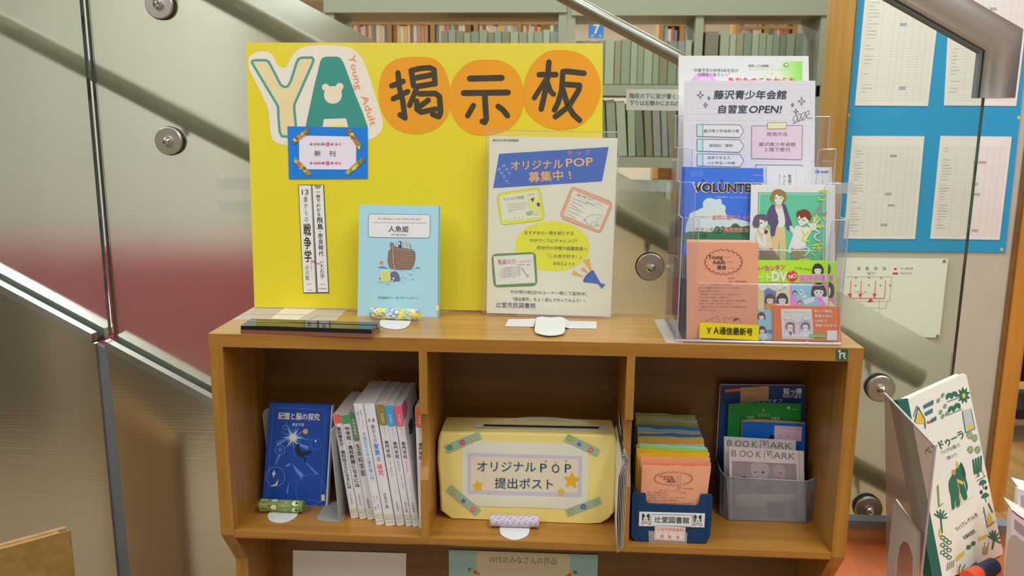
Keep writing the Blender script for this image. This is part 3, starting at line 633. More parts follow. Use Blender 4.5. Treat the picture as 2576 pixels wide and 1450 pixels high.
mat('black_gloss', (.008, .009, .010), .04, spec=.8); mat('copper_base', (.28, .095, .06), .25, spec=.6)
def lerp(p, q, u): return p+(q-p)*u
one(lambda b: b.extr([A_, B_, C_, D_], (0, 0, -.0000001-(zt-1.0065)), 'black_gloss') if False else b.extr([A_, B_, lerp(B_, C_, .56), lerp(A_, D_, .56)], (0, 0, -(zt-1.0065)), 'black_gloss'), 'front_bar', t, bevel=.0012)
one(lambda b: b.extr([lerp(A_, D_, .62), lerp(B_, C_, .62), C_, D_], (0, 0, -(zt-1.0065)), 'black_gloss'), 'rear_bar', t, bevel=.0012)
one(lambda b: b.extr([V((p.x, p.y, 1.0065)) for p in (A_, B_, C_, D_)], (0, 0, -.0062), 'copper_base'), 'base', t)

# ============================================================ book stands (bent white plate with a patterned roll)
def roll(px0, px1, z, r, name, parent, cols, kind):
    p0, p1 = atZ(*px0, z), atZ(*px1, z); ax = (p1-p0).normalized(); L_ = (p1-p0).length
    rl_ = one(lambda b: b.lathe(p0, ax, ((0, 0), (0, r*.85), (L_*.02, r), (L_*.98, r), (L_, r*.85), (L_, 0)), ink(cols[0]), 30), name, parent)
    up = V((0, 0, 1)) if abs(ax.z) < .9 else V((1, 0, 0)); aa = ax.cross(up).normalized(); bb = ax.cross(aa); b = MB(); rr = random.Random(kind)
    def patch(u, th, su, sv, c, ly=1, shape=None):
        n = 9; pts = shape or [(cos(2*pi*i/n), sin(2*pi*i/n)) for i in range(n)]
        vs = []
        for x, y in pts:
            t_ = th+y*sv/r; vs.append(p0+ax*min(max(u+x*su, .0005), L_-.0005)+(aa*cos(t_)+bb*sin(t_))*(r+.0002+.0001*ly))
        b.add(vs, [tuple(range(len(vs)))], ink(c))
    if kind == 1:
        for i in range(70): patch(rr.random()*L_, rr.random()*6.28, .005, .004, rr.choice(cols[1:4]), 1+i % 3)
        for i in range(60): 
            u, th = rr.random()*L_, rr.random()*6.28
            for q in range(5): patch(u+.0016*cos(q*1.257), th+.0016*sin(q*1.257)/r, .0011, .0011, cols[4], 5)
            patch(u, th, .0007, .0007, cols[5], 6)
    elif kind == 2:
        for i in range(26):
            for j in range(16):
                u = L_*(i+.5)/26; th = 2*pi*(j+.5*(i % 2))/16; patch(u, th, .0006 if (i+j) % 3 else .0011, .0006 if (i+j) % 3 else .0011, cols[1+(i+j) % 2])
    elif kind == 3:
        seg = [(.02, .20, cols[1]), (.22, .46, cols[2]), (.48, .70, cols[3]), (.72, .96, cols[1])]
        for u0, u1, c in seg:
            for k in range(8): patch((u0+u1)/2*L_, k*.9, (u1-u0)/2*L_, .45*r, c, 1, [(-1, -1), (1, -1), (1, 1), (-1, 1)])
        for k in range(5):
            th = -2.3+k*1.257
            patch(.11*L_, th, .0058, .0052, cols[4], 3, [(-1, -1), (1, -1), (1, 1), (-1, 1)]); patch(.60*L_, th, .0045, .006, cols[5], 3, [(-1, -1), (1, 0), (-1, 1)]); patch(.84*L_, th+.1, .006, .0052, cols[4], 3); patch(.36*L_, th+.9, .005, .004, cols[4], 3)
            for dx in (-.0018, .0018): patch(.11*L_+dx, th, .0015, .0022, (70, 55, 40), 4); patch(.11*L_+dx, th, .0008, .0012, cols[4], 5)
            patch(.86*L_, th+.1, .0008, .003, (40, 40, 30), 4, [(-1, -1), (1, -1), (1, 1), (-1, 1)]); patch(.86*L_+.002, th+.1, .002, .0008, (40, 40, 30), 4, [(-1, -1), (1, -1), (1, 1), (-1, 1)])
            patch(.36*L_, th-.2, .004, .003, (50, 50, 80), 3, [(-1, 1), (0, -1), (1, 1), (0, .3)])
    else:
        for i in range(60): patch(rr.random()*L_, rr.random()*6.28, .0012, .0006, rr.choice(cols[1:]), 1)
    b.build('roll_pattern', rl_, fix=False)
def tongue(px, z, parent, m='white_metal', name='base_plate', h=.0012):
    b = MB(); b.extr([atZ(x, y, z+h) for x, y in px], (0, 0, -h), m); return b.build(name, parent)
# stand of the picture book
z = 1.0005
t = thing('book_stand', 'white book stand with flowered yellow and blue roll holding the light blue picture book', 'book stand', atZ(995, 815, 1.0))
tongue(spline([(958, 806), (954, 813), (960, 821), (975, 826), (1000, 828), (1020, 824), (1031, 814), (1034, 806)], False)+[(1034, 790), (958, 788)], z, t)
roll((932, 788), (1056, 793), z+.0105, .0088, 'fabric_roll', t, [(196, 176, 50), (80, 110, 180), (196, 180, 60), (110, 150, 180), (225, 215, 225), (200, 120, 60)], 1)
# picture book
PB = Plane((0, .143, 1.001), 0, .09)
def standing_book(name, lab, pl, q, th, cover, back, parts=(), pages='pages', inset=.0015, sp='right'):
    t = thing(name, lab, 'book', pl.hit(*q[3])); 
    P_ = [pl.hit(x, y) for x, y in q]; n = -pl.n
    b = MB(); b.extr(P_, n*.0018, cover); s0, s1 = (1, 2) if sp == 'right' else (0, 3)
    b.extr([p+n*(th-.0018) for p in P_], n*.0018, back)
    e = (P_[0]-P_[1]).normalized()*(1 if sp == 'right' else -1)*.0018
    b.extr([P_[s0], P_[s1], P_[s1]+e, P_[s0]+e], n*th, cover); b.build('cover', t)
    up = (P_[0]-P_[3]).normalized()*inset*1.5; rt = (P_[1]-P_[0]).normalized()*inset
    one(lambda b: b.extr([P_[0]-up+rt+n*.0018, P_[1]-up-rt+n*.0018, P_[2]+up-rt+n*.0018, P_[3]+up+rt+n*.0018], n*(th-.0036), pages), 'pages', t)
    return t
t = standing_book('picture_book', 'light blue picture book with a wooden ship on the cover, standing before the yellow board', PB, [(904, 515.5), (1106, 518), (1103, 799), (899, 795)], .012, ink((140, 178, 212)), ink((140, 178, 212)))
a = Art(PB).crop(680, 430, 3.452)
lbl = [(865, 376), (1372, 380), (1388, 396), (1386, 566), (1372, 584), (866, 577), (851, 562), (853, 392)]
a.poly(lbl, (208, 196, 196), 2).line(lbl, 3, (60, 80, 110), 3, True, cap=False)
a.text('アンデルセン ショートセレクション', 936, 417, 1308, 420, 21, (50, 50, 60), 4, .01).line([(884, 449), (1355, 454)], 2, (60, 60, 70), 4, cap=False)
a.text('人魚姫', 1026, 505, 1200, 508, 58, (50, 55, 70), 4, .012).text('Den lille havfrue', 1052, 553, 1186, 555, 17, (50, 50, 60), 4, .012)
a.text('木村由利子', 934, 1102, 1042, 1103, 21, (50, 60, 75), 4).text('訳', 1052, 1104, 1064, 1104, 13, (60, 70, 85), 4).text('ヨシタケ シンスケ', 1088, 1103, 1260, 1105, 22, (50, 60, 75), 4).text('絵', 1270, 1108, 1283, 1108, 13, (60, 70, 85), 4)
HB, HL = (128, 105, 92), (62, 52, 48)
hull = [(1040, 632), (1052, 622), (1066, 628), (1076, 660), (1130, 668), (1220, 684), (1252, 700), (1258, 760), (1245, 820), (1222, 856), (1090, 856), (1040, 842), (1020, 790), (1028, 700), (1050, 676)]
a.poly(hull, HB, 3).line(hull, 3, HL, 4, True, cap=False)
a.line([(1056, 640), (1066, 720), (1068, 790), (1085, 850)], 22, (140, 116, 102), 4, smooth=True).line([(1046, 640), (1056, 720), (1058, 790), (1073, 850)], 2.5, HL, 5, smooth=True, cap=False).line([(1068, 640), (1078, 720), (1080, 790), (1097, 850)], 2.5, HL, 5, smooth=True, cap=False)
for k in range(8):
    yy = 690+k*20; a.line([(1078, yy), (1130, yy+8), (1200, yy+18), (1254-max(0, k-4)*7, yy+18)], 2.2, HL, 5, smooth=True, cap=False); a.line([(1030-k*.5, yy+5), (1058, yy+2+k*3)], 2, HL, 5, cap=False)
a.line([(1168, 602), (1170, 672)], 12, (190, 165, 145), 4, cap=False).line([(1200, 624), (1202, 680)], 10, (190, 165, 145), 4, cap=False).line([(1090, 612), (1092, 660)], 4, (150, 130, 115), 4, cap=False)
for l in ([(1168, 602), (1148, 660)], [(1168, 602), (1195, 660)], [(1200, 624), (1238, 690)], [(1208, 624), (1216, 680)]): a.line(l, 1.8, HL, 4, cap=False)
a.ell(1125, 627, 14, 15, (35, 45, 60), 5).ell(1122, 630, 8, 10, (220, 200, 190), 6).poly([(1112, 668), (1115, 645), (1135, 643), (1142, 668)], (45, 60, 80), 5)
a.line([(1260, 715), (1250, 735)], 3, HL, 4, cap=False)
a.ell(965, 797, 15, 15, (222, 110, 75), 3).poly([(928, 842), (960, 828), (985, 830), (1028, 850)], (70, 120, 165), 3).poly([(1250, 848), (1275, 836), (1312, 849)], (80, 130, 170), 3)
a.poly([(980, 812), (998, 806), (1003, 812), (985, 817)], (225, 220, 225), 4).poly([(1278, 820), (1300, 820), (1302, 828), (1282, 828)], (200, 215, 225), 4)
a.blob([(962, 880), (975, 864), (1005, 860), (1030, 868), (1040, 900), (1042, 955), (1000, 964), (962, 960), (958, 920)], (208, 190, 120), 4)
a.blob([(1042, 900), (1055, 878), (1085, 875), (1110, 890), (1126, 940), (1122, 956), (1060, 962), (1040, 955)], (90, 92, 120), 3).poly([(940, 935), (960, 922), (960, 948)], (90, 80, 110), 3)
for k in range(6): a.line([(972+k*11, 872), (970+k*12, 958)], 2, (130, 110, 60), 5, smooth=False, cap=False)
for k in range(4): a.line([(1062+k*5, 930-abs(k-1)*3), (1068, 950)], 4, (215, 210, 215), 5)
a.line([(1062, 955), (1050, 963)], 8, (215, 210, 215), 5)
for x, y in ((928, 970), (950, 966), (1002, 987), (1018, 988), (1130, 964), (1140, 928), (1165, 938), (1200, 903), (1212, 903), (1216, 944), (1232, 944), (1130, 870), (1230, 870)): a.line([(x, y), (x+8, y-3), (x+16, y+2), (x+24, y)], 2, (60, 90, 130), 4, smooth=True, cap=False)
a.rect(1438, 1168, 1462, 1220, (215, 205, 110), 4).rect(1446, 1180, 1460, 1208, (220, 215, 210), 5)
a.build('cover_print', t)
# ---- poster in sleeve on a stand
t = thing('sign_stand', 'white curved metal stand holding the POP poster on the bookcase top', 'stand', atZ(1380, 815, 1.0))
tongue(spline([(1345, 832), (1352, 838), (1382, 843.5), (1412, 840), (1421, 833)], False)+[(1422.5, 806), (1420, 800), (1408, 797.5), (1384, 799), (1362, 797), (1350, 799), (1347, 806)], z+.002, t, h=.0015)
PP = Plane((0, .166, 1.005), 0, .10)
slab(PP, [(1300, 640), (1480, 640), (1480, 799), (1300, 796)], .0015, 'white_metal', off=-.004).build('back_plate', t)
t2 = thing('paper_tape', 'white paper tape strap across the foot of the poster stand', 'tape', atZ(1280, 815, 1.0))
b = MB(); zz = z+.0003
for pts in ([(1279, 803.5, 0), (1335, 803.5, 0), (1347, 802, .003), (1343, 822, .003), (1332, 822.5, 0), (1270, 821, 0)], [(1422, 803, .003), (1434, 808, 0), (1500.5, 809, 0), (1501, 827, 0), (1433, 826.5, 0), (1420, 823, .003)]):
    b.extr([atZ(x, y, zz+dz) for x, y, dz in pts], (0, 0, -.0003), 'tape_white')
b.build('strap', t2)
t = thing('sleeved_poster', 'A4 poster in a clear sleeve inviting original POP cards, standing beside the leaflet rack', 'poster', atZ(1384, 800, 1.0))
slab(PP, [(1222, 328), (1232, 325), (1552, 331), (1558.5, 337), (1539, 797), (1532, 800), (1222, 793), (1215.5, 787)], .0008, 'sleeve', off=.0026).build('sleeve', t)
slab(PP, [(1231.5, 341.5), (1554.5, 348), (1536, 797.5), (1224, 788)], .0004, ink((198, 188, 172))).build('sheet', t)
b = MB()
for l in ([(1222, 327), (1554, 333)], [(1557.5, 338), (1538.5, 797)], [(1533, 799.5), (1222, 792.5)], [(1216.5, 787), (1223, 330)]):
    p_, q_ = [PP.hit(*c, .0018) for c in l]; b.tube([p_, q_], .0006, 'acrylic_edge', 6)
b.build('sleeve_edge', t)
one(lambda b: b.tube([PP.hit(1485, 334.5, .002), PP.hit(1557, 336, .002)], .0006, 'acrylic_edge', 6), 'sleeve_highlight', t) if False else None
a = Art(PP).crop(1180, 300, 2.589)
a.text('藤沢市辻堂市民図書館', 154, 138, 322, 139, 17, (60, 58, 55), 2, .008)
BL = (38, 82, 160); OG = (232, 170, 118); ORG = (196, 96, 62)
a.poly([(196, 226), (909, 181), (866, 405), (157, 449)], BL, 2)
def glow(s_, x0, y0, x1, y1, h): a.text(s_, x0, y0, x1, y1, h, ORG, 3, .035); a.text(s_, x0, y0, x1, y1, h, OG, 5, -.006)
glow('オリジナル', 272, 304, 610, 292, 68); glow('POP', 632, 283, 806, 274, 76); glow('募集中', 388, 380, 610, 366, 72); glow('！', 652, 366, 662, 364, 66)
for ch, x, y in (('ポ', 640, 222), ('ッ', 702, 220), ('プ', 757, 216)): a.text(ch, x, y, x+30, y-2, 34, (205, 110, 75), 4, .02)
def rot(ch, x, y, h, ang): a.text(ch, x-h*.4*cos(ang), y-h*.4*sin(ang), x+h*.4*cos(ang), y+h*.4*sin(ang), h, (190, 200, 230), 4)
rot('10', 226, 302, 24, -.35)
for ch, x, y in (('代', 246, 328), ('の', 262, 352)): rot(ch, x, y, 22, -.3)
for ch, x, y in (('み', 196, 326), ('な', 212, 350), ('さ', 228, 374), ('ん', 243, 400)): rot(ch, x, y, 24, -.3)
a.line([(257, 412), (262, 422)], 2, (190, 200, 230), 4)
def frame(pts, outer, n_in, c, sx=18):
    cx = sum(p[0] for p in pts)/4; cy = sum(p[1] for p in pts)/4; o_ = []
    for i in range(4):
        p, q, r_ = pts[i-1], pts[i], pts[(i+1) % 4]
        for k in range(5):
            u = k/4; e = .12; A = (q[0]+(p[0]-q[0])*e, q[1]+(p[1]-q[1])*e*1.3); B = (q[0]+(r_[0]-q[0])*e, q[1]+(r_[1]-q[1])*e*1.3)
            o_.append(((1-u)**2*A[0]+2*u*(1-u)*q[0]+u*u*B[0], (1-u)**2*A[1]+2*u*(1-u)*q[1]+u*u*B[1]))
    a.poly(o_, outer, 2).line(o_, 1.5, tuple(int(v*.6) for v in outer), 3, True, cap=False).poly(n_in, c, 3)
frame([(182, 487), (462, 443), (492, 655), (208, 693)], (206, 200, 20), [(200, 500), (446, 463), (466, 640), (218, 668)], (200, 190, 172))
frame([(668, 432), (938, 545), (858, 750), (590, 640)], (200, 142, 112), [(680, 464), (912, 564), (846, 722), (618, 625)], (202, 190, 176))
frame([(146, 880), (434, 866), (444, 1085), (160, 1096)], (78, 118, 58), [(158, 894), (418, 879), (432, 1066), (176, 1080)], (206, 192, 180))
a.ell(544, 828, 242, 163, (192, 196, 12), 1, .03, 40)
tx = [('おすすめの一冊を紹介する', 360, 740, 680, 744, 27), ('POPづくりにチャレンジ！', 400, 790, 702, 794, 28), ('同世代の仲間や図書館員へ', 443, 838, 770, 846, 28), ('「この本が好き！」', 510, 891, 730, 897, 28), ('を伝えよう☆', 548, 940, 690, 944, 27), ('POP用の紙はYAコーナー等にて配布中。', 272, 1124, 768, 1140, 27), ('「提出要件」をよく読んで作ってみよう！！', 284, 1172, 752, 1184, 27)]
for q in tx: a.text(*q, (50, 50, 42), 4)
# hand-drawn cards
G1 = (110, 120, 80)
a.text('カエルの楽園', 224, 523, 356, 508, 22, (95, 100, 85), 4).text('百田尚樹', 372, 497, 425, 488, 12, (150, 150, 130), 4)
for k in range(5): a.line([(250+k*1.5, 556+k*13-k*.5), (366-(k == 4)*80, 543+k*13)], 4, (165, 155, 145), 4, cap=False)
for k in range(5): a.line([(238+k*27, 656-k*4), (246+k*27, 655-k*4)], 3, (90, 80, 130), 4)
a.blob([(386, 540), (392, 508), (404, 530), (424, 524), (440, 520), (462, 560), (462, 595), (440, 622), (410, 615), (396, 580)], (186, 190, 110), 4).poly([(400, 522), (424, 508), (418, 540)], (50, 35, 45), 5).poly([(438, 546), (460, 545), (460, 572), (446, 566)], (50, 35, 45), 5).blob([(370, 615), (400, 595), (420, 612), (390, 628)], (110, 160, 120), 4).line([(370, 545), (385, 555), (396, 578)], 8, (170, 185, 130), 5).line([(396, 600), (430, 625), (455, 620)], 6, (150, 175, 130), 5)
a.text('一瞬の風になれ', 690, 487, 812, 530, 18, (70, 60, 90), 4).text('ヒナヲウ', 822, 545, 868, 562, 16, (80, 70, 95), 4).text('佐藤 多佳子', 755, 538, 822, 563, 14, (110, 100, 130), 4)
a.line([(685, 498), (885, 600)], 1.5, (150, 140, 150), 4, cap=False)
for k in range(6): a.line([(672-k*8, 514+k*19), (672-k*8+90-(k % 3)*14, 514+k*19+38)], 5, ((150, 140, 155), (170, 140, 130))[k % 2], 4, cap=False)
a.line([(750, 668), (762, 645), (790, 628), (830, 622), (866, 628), (862, 642), (838, 648), (836, 690)], 2, (95, 85, 100), 4, smooth=True).line([(750, 668), (748, 650), (757, 660), (765, 680), (785, 690)], 2, (95, 85, 100), 4).line([(795, 695), (798, 672), (820, 668), (822, 692), (852, 688)], 2, (95, 85, 100), 4).line([(785, 700), (850, 697)], 2, (95, 85, 100), 4)
a.text('鬼滅の刃', 185, 932, 300, 928, 38, (150, 60, 85), 4, .005).text('～しあわせの花～', 306, 932, 410, 924, 14, (130, 90, 130), 4).text('吾峠呼世晴', 314, 950, 362, 948, 11, (120, 90, 150), 4).text('集英社', 374, 949, 398, 947, 11, (110, 60, 90), 4)
for k in range(6): a.text('このお話は家族のために強く', 200+(k == 0)*18, 969+k*12.5-k*.3, 338-(k == 5)*30, 964+k*12.5, 11, (130, 110, 130), 4)
a.line([(342, 968), (385, 1030)], 3.5, (60, 50, 70), 5).line([(376, 1024), (390, 1014)], 3, (120, 60, 80), 5)
for tri in ([(744, 922), (783, 909), (797, 984), (790, 986)], [(725, 982), (748, 963), (778, 1006)], [(668, 1013), (682, 983), (750, 1030)]): a.poly(tri, (212, 150, 40), 3)
a.poly([(744, 1062), (760, 1018), (797, 986), (808, 984), (854, 1064), (850, 1074)], BL, 3).poly([(742, 1052), (756, 1024), (795, 988), (806, 985), (812, 992), (765, 1050), (750, 1064)], (32, 66, 150), 4).poly([(850, 1066), (887, 1077), (865, 1106), (840, 1074)], BL, 4)
a.poly([(158, 1182), (448, 1196), (446, 1237), (156, 1224)], (208, 208, 214), 3).text('辻堂市民図書館', 174, 1208, 432, 1216, 36, (30, 30, 32), 5, .012)
a.build('print', t)
# ============================================================ LEAFLET RACK
RX0, RX1 = .2295, .4625
t = thing('leaflet_rack', 'clear acrylic four-tier leaflet rack at the right end of the bookcase top', 'rack', (.346, .07, 1.0))
TY = [.015+.042*i for i in range(4)]; LZ = [1.189+.05*i for i in range(4)]
def xs_(i): return (RX0-.001*i, RX1-.001*i+.001)
for i in range(4):
    x0, x1 = xs_(i); zl = LZ[i]; zc = 1.091+.046*i; yb = 1.002 if i == 0 else 1.004; w_ = .021
    pts = [(x0, yb), (x0, zl)]+[(x0+w_-.006+.006*sin(a_), zl-.006+.006*cos(a_)) for a_ in (0, .5, 1.05, 1.57)]+[(x0+w_, zc+.008)]+[(x0+w_+.008-.008*cos(a_), zc+.008-.008*sin(a_)) for a_ in (.4, .8, 1.2, 1.57)]
    r_ = [(x0+x1-x, z_) for x, z_ in pts][::-1]; out = pts+r_
    one(lambda b: b.extr([(x, TY[i], z_) for x, z_ in out], (0, .002, 0), 'acrylic'), 'tier_front', t)
    b = MB(); ed = out[1:-1]
    for p, q in zip(ed, ed[1:]): b.tube([(p[0], TY[i]+.001, p[1]), (q[0], TY[i]+.001, q[1])], .0006, 'acrylic_edge', 6, cap=False)
    b.build('tier_edge', t)
prof = [(.015, 1.002), (.015, 1.189), (.057, 1.189), (.057, 1.239), (.099, 1.239), (.099, 1.289), (.141, 1.289), (.141, 1.339), (.165, 1.339), (.165, 1.002)]
for x in (RX0-.0045, RX1+.0035):
    one(lambda b: b.extr([(x, y, z_) for y, z_ in prof], (.002, 0, 0), 'acrylic'), 'side_panel', t)
    b = MB()
    for p, q in zip(prof[:9], prof[1:9]): b.tube([(x+.001, *p), (x+.001, *q)], .0009, 'acrylic_edge', 6)
    b.build('side_edge', t)
one(lambda b: b.box(RX0-.003, RX1+.004, .165, .167, 1.002, 1.339, 'acrylic'), 'back_panel', t)
one(lambda b: b.box(RX0-.006, RX1+.007, .012, .168, 1.0005, 1.0025, 'acrylic').tube([(RX0-.006, .0125, 1.0025), (RX1+.007, .0125, 1.0025)], .0022, 'acrylic_edge', 8), 'base', t)
for x in (.26, .355, .42): one(lambda b: b.lathe((x, .012, 1.0035), (0, 1, 0), ((0, 0), (0, .0022), (.004, .0022)), 'acrylic_edge', 10), 'foot_rivet', t)
TF = Plane((0, .0145, 0))
cl_ = slab(TF, [(1761, 812), (1910, 819), (1908, 857), (1759, 850)], .0004, ink((198, 174, 20)), off=.0006).build('caption_label', t, label='yellow label reading YA通信最新号')
Art(TF, base=.0006).text('ＹＡ', 1778, 832, 1808, 832, 21, (52, 48, 20), 3, .03).text('通信最新号', 1810, 832.5, 1893, 836, 20, (52, 48, 20), 3, .03).build('caption_print', cl_)
# ---- tape flap on the left
t = thing('clear_tape', 'milky tape flap joining the leaflet rack to the bookcase top on its left', 'tape', atZ(1660, 830, 1.0))
flat([(1645, 804), (1680, 804), (1719, 863), (1676, 863)], 'tape_milky').build('foot_flap', t)
b = MB(); p, q, r_ = atZ(1681, 804, 1.0008), atZ(1719, 863, 1.0008), atZ(1681, 804, 1.0008)+V((0, 0, .024)); b.extr([p, q, r_], (-.0003, 0, 0), 'tape_milky'); b.build('upright_flap', t)

def leaflet(name, lab, pl, q, th, c, cat='leaflet', k=None, side=None):
    t = thing(name, lab, cat, pl.hit(*q[3]), 'leaflets in the acrylic rack')
    slab(pl, q, th, ink(c, k), side or ink(tuple(min(255, v+8) for v in c), k)).build('sheets', t); return t
# back flyer, tier 4
P3 = Plane((0, TY[3]+.008, 1.004), 0, .03)
WH = (196, 192, 202)
t = leaflet('flyer', 'white flyer for graduating pupils with a green corner, rearmost and tallest in the rack', P3, [(1708, 140), (2034, 141), (2044, 700), (1706, 700)], .006, WH)
a = Art(P3).crop(1660, 120, 4.028)
for k in range(14):
    u = k/14; c = tuple(int(206*(1-u)+v*u) for v in (118, 190, 70)); x0 = 1130+k*22.3; a.poly([(x0, 138), (x0+23, 138), (x0+23, 480), (x0, 480)], c, 1)
a.ell(440, 400, 145, 145, (206, 150, 196), 2, 0, 30).ell(450, 390, 95, 95, (212, 168, 204), 3)
a.text('“卒業予定の中学3年生及び', 330, 228, 795, 231, 40, (90, 86, 96), 4).text('保護者の皆さんへ”', 384, 272, 705, 274, 38, (110, 90, 120), 4).text('若者しごと応援塾', 898, 183, 1104, 184, 26, (70, 72, 76), 4, .01).text('ユースサポート･ユースワーク', 902, 218, 1310, 220, 30, (130, 190, 110), 4)
a.text('あなたのこれからを', 690, 335, 1370, 338, 78, (206, 62, 72), 4, .02).ell(1280, 176, 28, 22, (96, 160, 60), 4).rect(1266, 166, 1298, 184, (220, 230, 215), 5)
for x, y in ((1065, 285), (1135, 258), (1168, 288), (1098, 248)): a.ell(x, y, 9, 8, (212, 214, 90), 4, n=6)
a.build('print', t)
P2 = Plane((0, TY[2]+.010, 1.004), 0, .03)
t = leaflet('flyer', 'white flyer about a study room opening, with blue arrow tags and a pink note', P2, [(1722, 203), (2051, 203), (2046, 700), (1716, 700)], .003, (186, 183, 190))
a = Art(P2).crop(1660, 120, 4.028)
for k in range(22): a.line([(262+k*60, 345), (258+k*60, 1250)], 1.6, (184, 182, 196), 1, cap=False); 
for k in range(15): a.line([(250, 372+k*60), (1570, 372+k*60)], 1.6, (184, 182, 196), 1, cap=False)
NV = (44, 58, 72)
a.text('藤沢青少年会館', 548, 478, 1282, 478, 96, NV, 3, .02, .10).text('自習室', 596, 624, 885, 624, 90, NV, 3, .02, .10).text('OPEN!', 905, 622, 1235, 622, 104, NV, 3, .015, .18)
def spark(x, y, r): a.line([(x, y-r*1.2), (x+r*.22, y-r*.25), (x+r, y), (x+r*.22, y+r*.25), (x, y+r*1.2), (x-r*.22, y+r*.25), (x-r, y), (x-r*.22, y-r*.25)], 5, (70, 80, 88), 3, True, cap=False)
for q in ((411, 480, 36), (497, 513, 18), (463, 582, 25), (1436, 543, 38), (1345, 580, 18), (1379, 648, 26)): spark(*q)
a.line([(1345, 775), (1375, 750), (1395, 700), (1375, 690), (1350, 720), (1370, 762), (1410, 735), (1432, 682), (1412, 668), (1392, 700), (1410, 745), (1450, 715), (1475, 665), (1455, 655), (1432, 690), (1450, 735), (1495, 690), (1518, 650), (1500, 640), (1478, 670), (1500, 715), (1548, 708)], 5, (84, 92, 98), 3, smooth=True, cap=False)
for i, y in enumerate((778, 928, 1077)):
    o_ = [(375+i*2, y), (812, y+5), (850, y+68), (808, y+132), (376, y+120)]
    a.poly(o_, (196, 200, 208), 2).poly([(375+i*2, y), (434, y+3), (436, y+123), (376, y+120)], (160, 200, 212), 3).line(o_, 5, (86, 100, 116), 4, True, cap=False).line([(434, y), (436, y+122)], 5, (86, 100, 116), 4, cap=False)
LG = (88, 92, 104)
a.text('藤沢青少年会館５階', 445, 844, 803, 844, 34, LG, 5).text('使用料：無料', 500, 992, 742, 992, 36, LG, 5).text('使用できる人', 478, 1115, 715, 1115, 34, LG, 5).text('→小学生～30歳', 482, 1168, 762, 1168, 32, LG, 5)
pk = [(931, 794), (1445, 788), (1437, 1135), (930, 1124)]; a.poly(pk, (212, 170, 186), 2).line(pk, 5, (110, 96, 112), 3, True, cap=False)
tp = [(1090, 757), (1284, 757), (1280, 822), (1092, 824)]; a.poly(tp, (210, 194, 156), 4).line(tp, 4, (104, 100, 96), 5, True, cap=False)
a.text('使用方法', 1082, 876, 1292, 876, 42, (112, 88, 108), 5).text('藤沢青少年会館', 1004, 980, 1374, 980, 42, (112, 88, 108), 5).text('２階で受付', 1062, 1033, 1320, 1033, 44, (112, 88, 108), 5)
a.line([(972, 1215), (972, 1187), (1430, 1190), (1450, 1205)], 5, (86, 90, 116), 4, cap=False).build('print', t)
P2b = Plane((0, TY[2]+.005, 1.004), 0, .025)
t = leaflet('leaflet', 'white folded leaflet with a small blue ship logo, upper right of the rack', P2b, [(1929, 419), (2092, 421), (2096, 640), (1927, 640)], .0015, (206, 206, 214))
slab(P2b, [(1919, 420), (1929, 419.5), (1927, 640), (1916, 640)], .003, ink((168, 172, 186)), off=-.001).build('fold', t)
a = Art(P2b).crop(1660, 400, 2.9)
a.vtext('性別で', 948, 112, 948, 212, 24, (52, 56, 62), 3, .01).vtext('ヘンなこと', 908, 112, 908, 270, 22, (52, 56, 62), 3, .01).vtext('自分の性', 874, 112, 874, 200, 11, (120, 126, 140), 3).rect(990, 60, 994, 240, (176, 198, 220)).rect(1090, 80, 1091.5, 240, (190, 200, 215))
a.poly([(1130, 92), (1170, 90), (1166, 102), (1135, 103)], (40, 120, 190), 3).rect(1140, 82, 1160, 92, (40, 120, 190), 3).line([(1128, 76), (1140, 84)], 2, (60, 110, 170), 3, cap=False).text('SHIP', 1176, 94, 1230, 95, 22, (60, 66, 80), 3, .02)
a.vtext('思春期', 1062, 155, 1062, 200, 10, (130, 170, 200), 3).vtext('男女平', 1040, 165, 1040, 205, 9, (140, 175, 200), 3).vtext('相談', 1188, 150, 1186, 190, 10, (130, 170, 200), 3).build('print', t)
# volunteer booklet, tier 2
P1 = Plane((0, TY[1]+.014, 1.004), 0, .02)
t = leaflet('booklet', 'blue booklet titled VOLUNTEER with white clouds, at the left of the rack', P1, [(1722, 420), (1920, 424), (1922, 640), (1720, 640)], .004, (58, 100, 190))
slab(P1, [(1716, 420.5), (1722, 420), (1720, 640), (1714, 640)], .004, ink((42, 80, 160)), off=-.001).build('fold', t)
a = Art(P1).crop(1700, 410, 6.905)
CL = (176, 192, 212)
a.blob([(230, 950), (240, 890), (300, 850), (360, 830), (400, 815), (425, 790), (470, 780), (470, 700), (500, 650), (560, 612), (640, 620), (700, 635), (770, 622), (800, 680), (800, 715), (850, 735), (868, 800), (860, 850), (900, 920), (1010, 960), (1130, 990), (1250, 1020), (1300, 1080), (1300, 1220), (1000, 1250), (600, 1250), (200, 1230), (190, 1050)], CL, 1, 4)
GN = (58, 104, 74)
a.blob([(190, 1380), (190, 1210), (300, 1195), (420, 1190), (560, 1200), (640, 1190), (690, 1110), (740, 1105), (780, 1120), (810, 1095), (860, 1120), (950, 1110), (980, 1070), (1040, 1050), (1090, 1075), (1140, 1110), (1300, 1110), (1330, 1380)], GN, 2, 4)
for x, y, r in ((300, 1280, 60), (500, 1270, 50), (740, 1200, 60), (1040, 1130, 60), (1180, 1240, 60)): a.ell(x, y, r, r*.7, (44, 88, 62), 3)
a.line([(265, 155), (462, 155), (462, 225), (265, 225)], 4, (150, 180, 225), 3, True, cap=False).text('TAKE FREE', 278, 190, 452, 190, 38, (120, 160, 220), 3).text('2025 Jul', 1352, 215, 1520, 215, 34, (140, 170, 220), 3)
a.text('VOLUNTEER', 300, 420, 1560, 432, 232, (212, 198, 184), 3, .08).text('VOLUNTEER', 318, 420, 1548, 432, 212, (66, 44, 36), 6, .04)
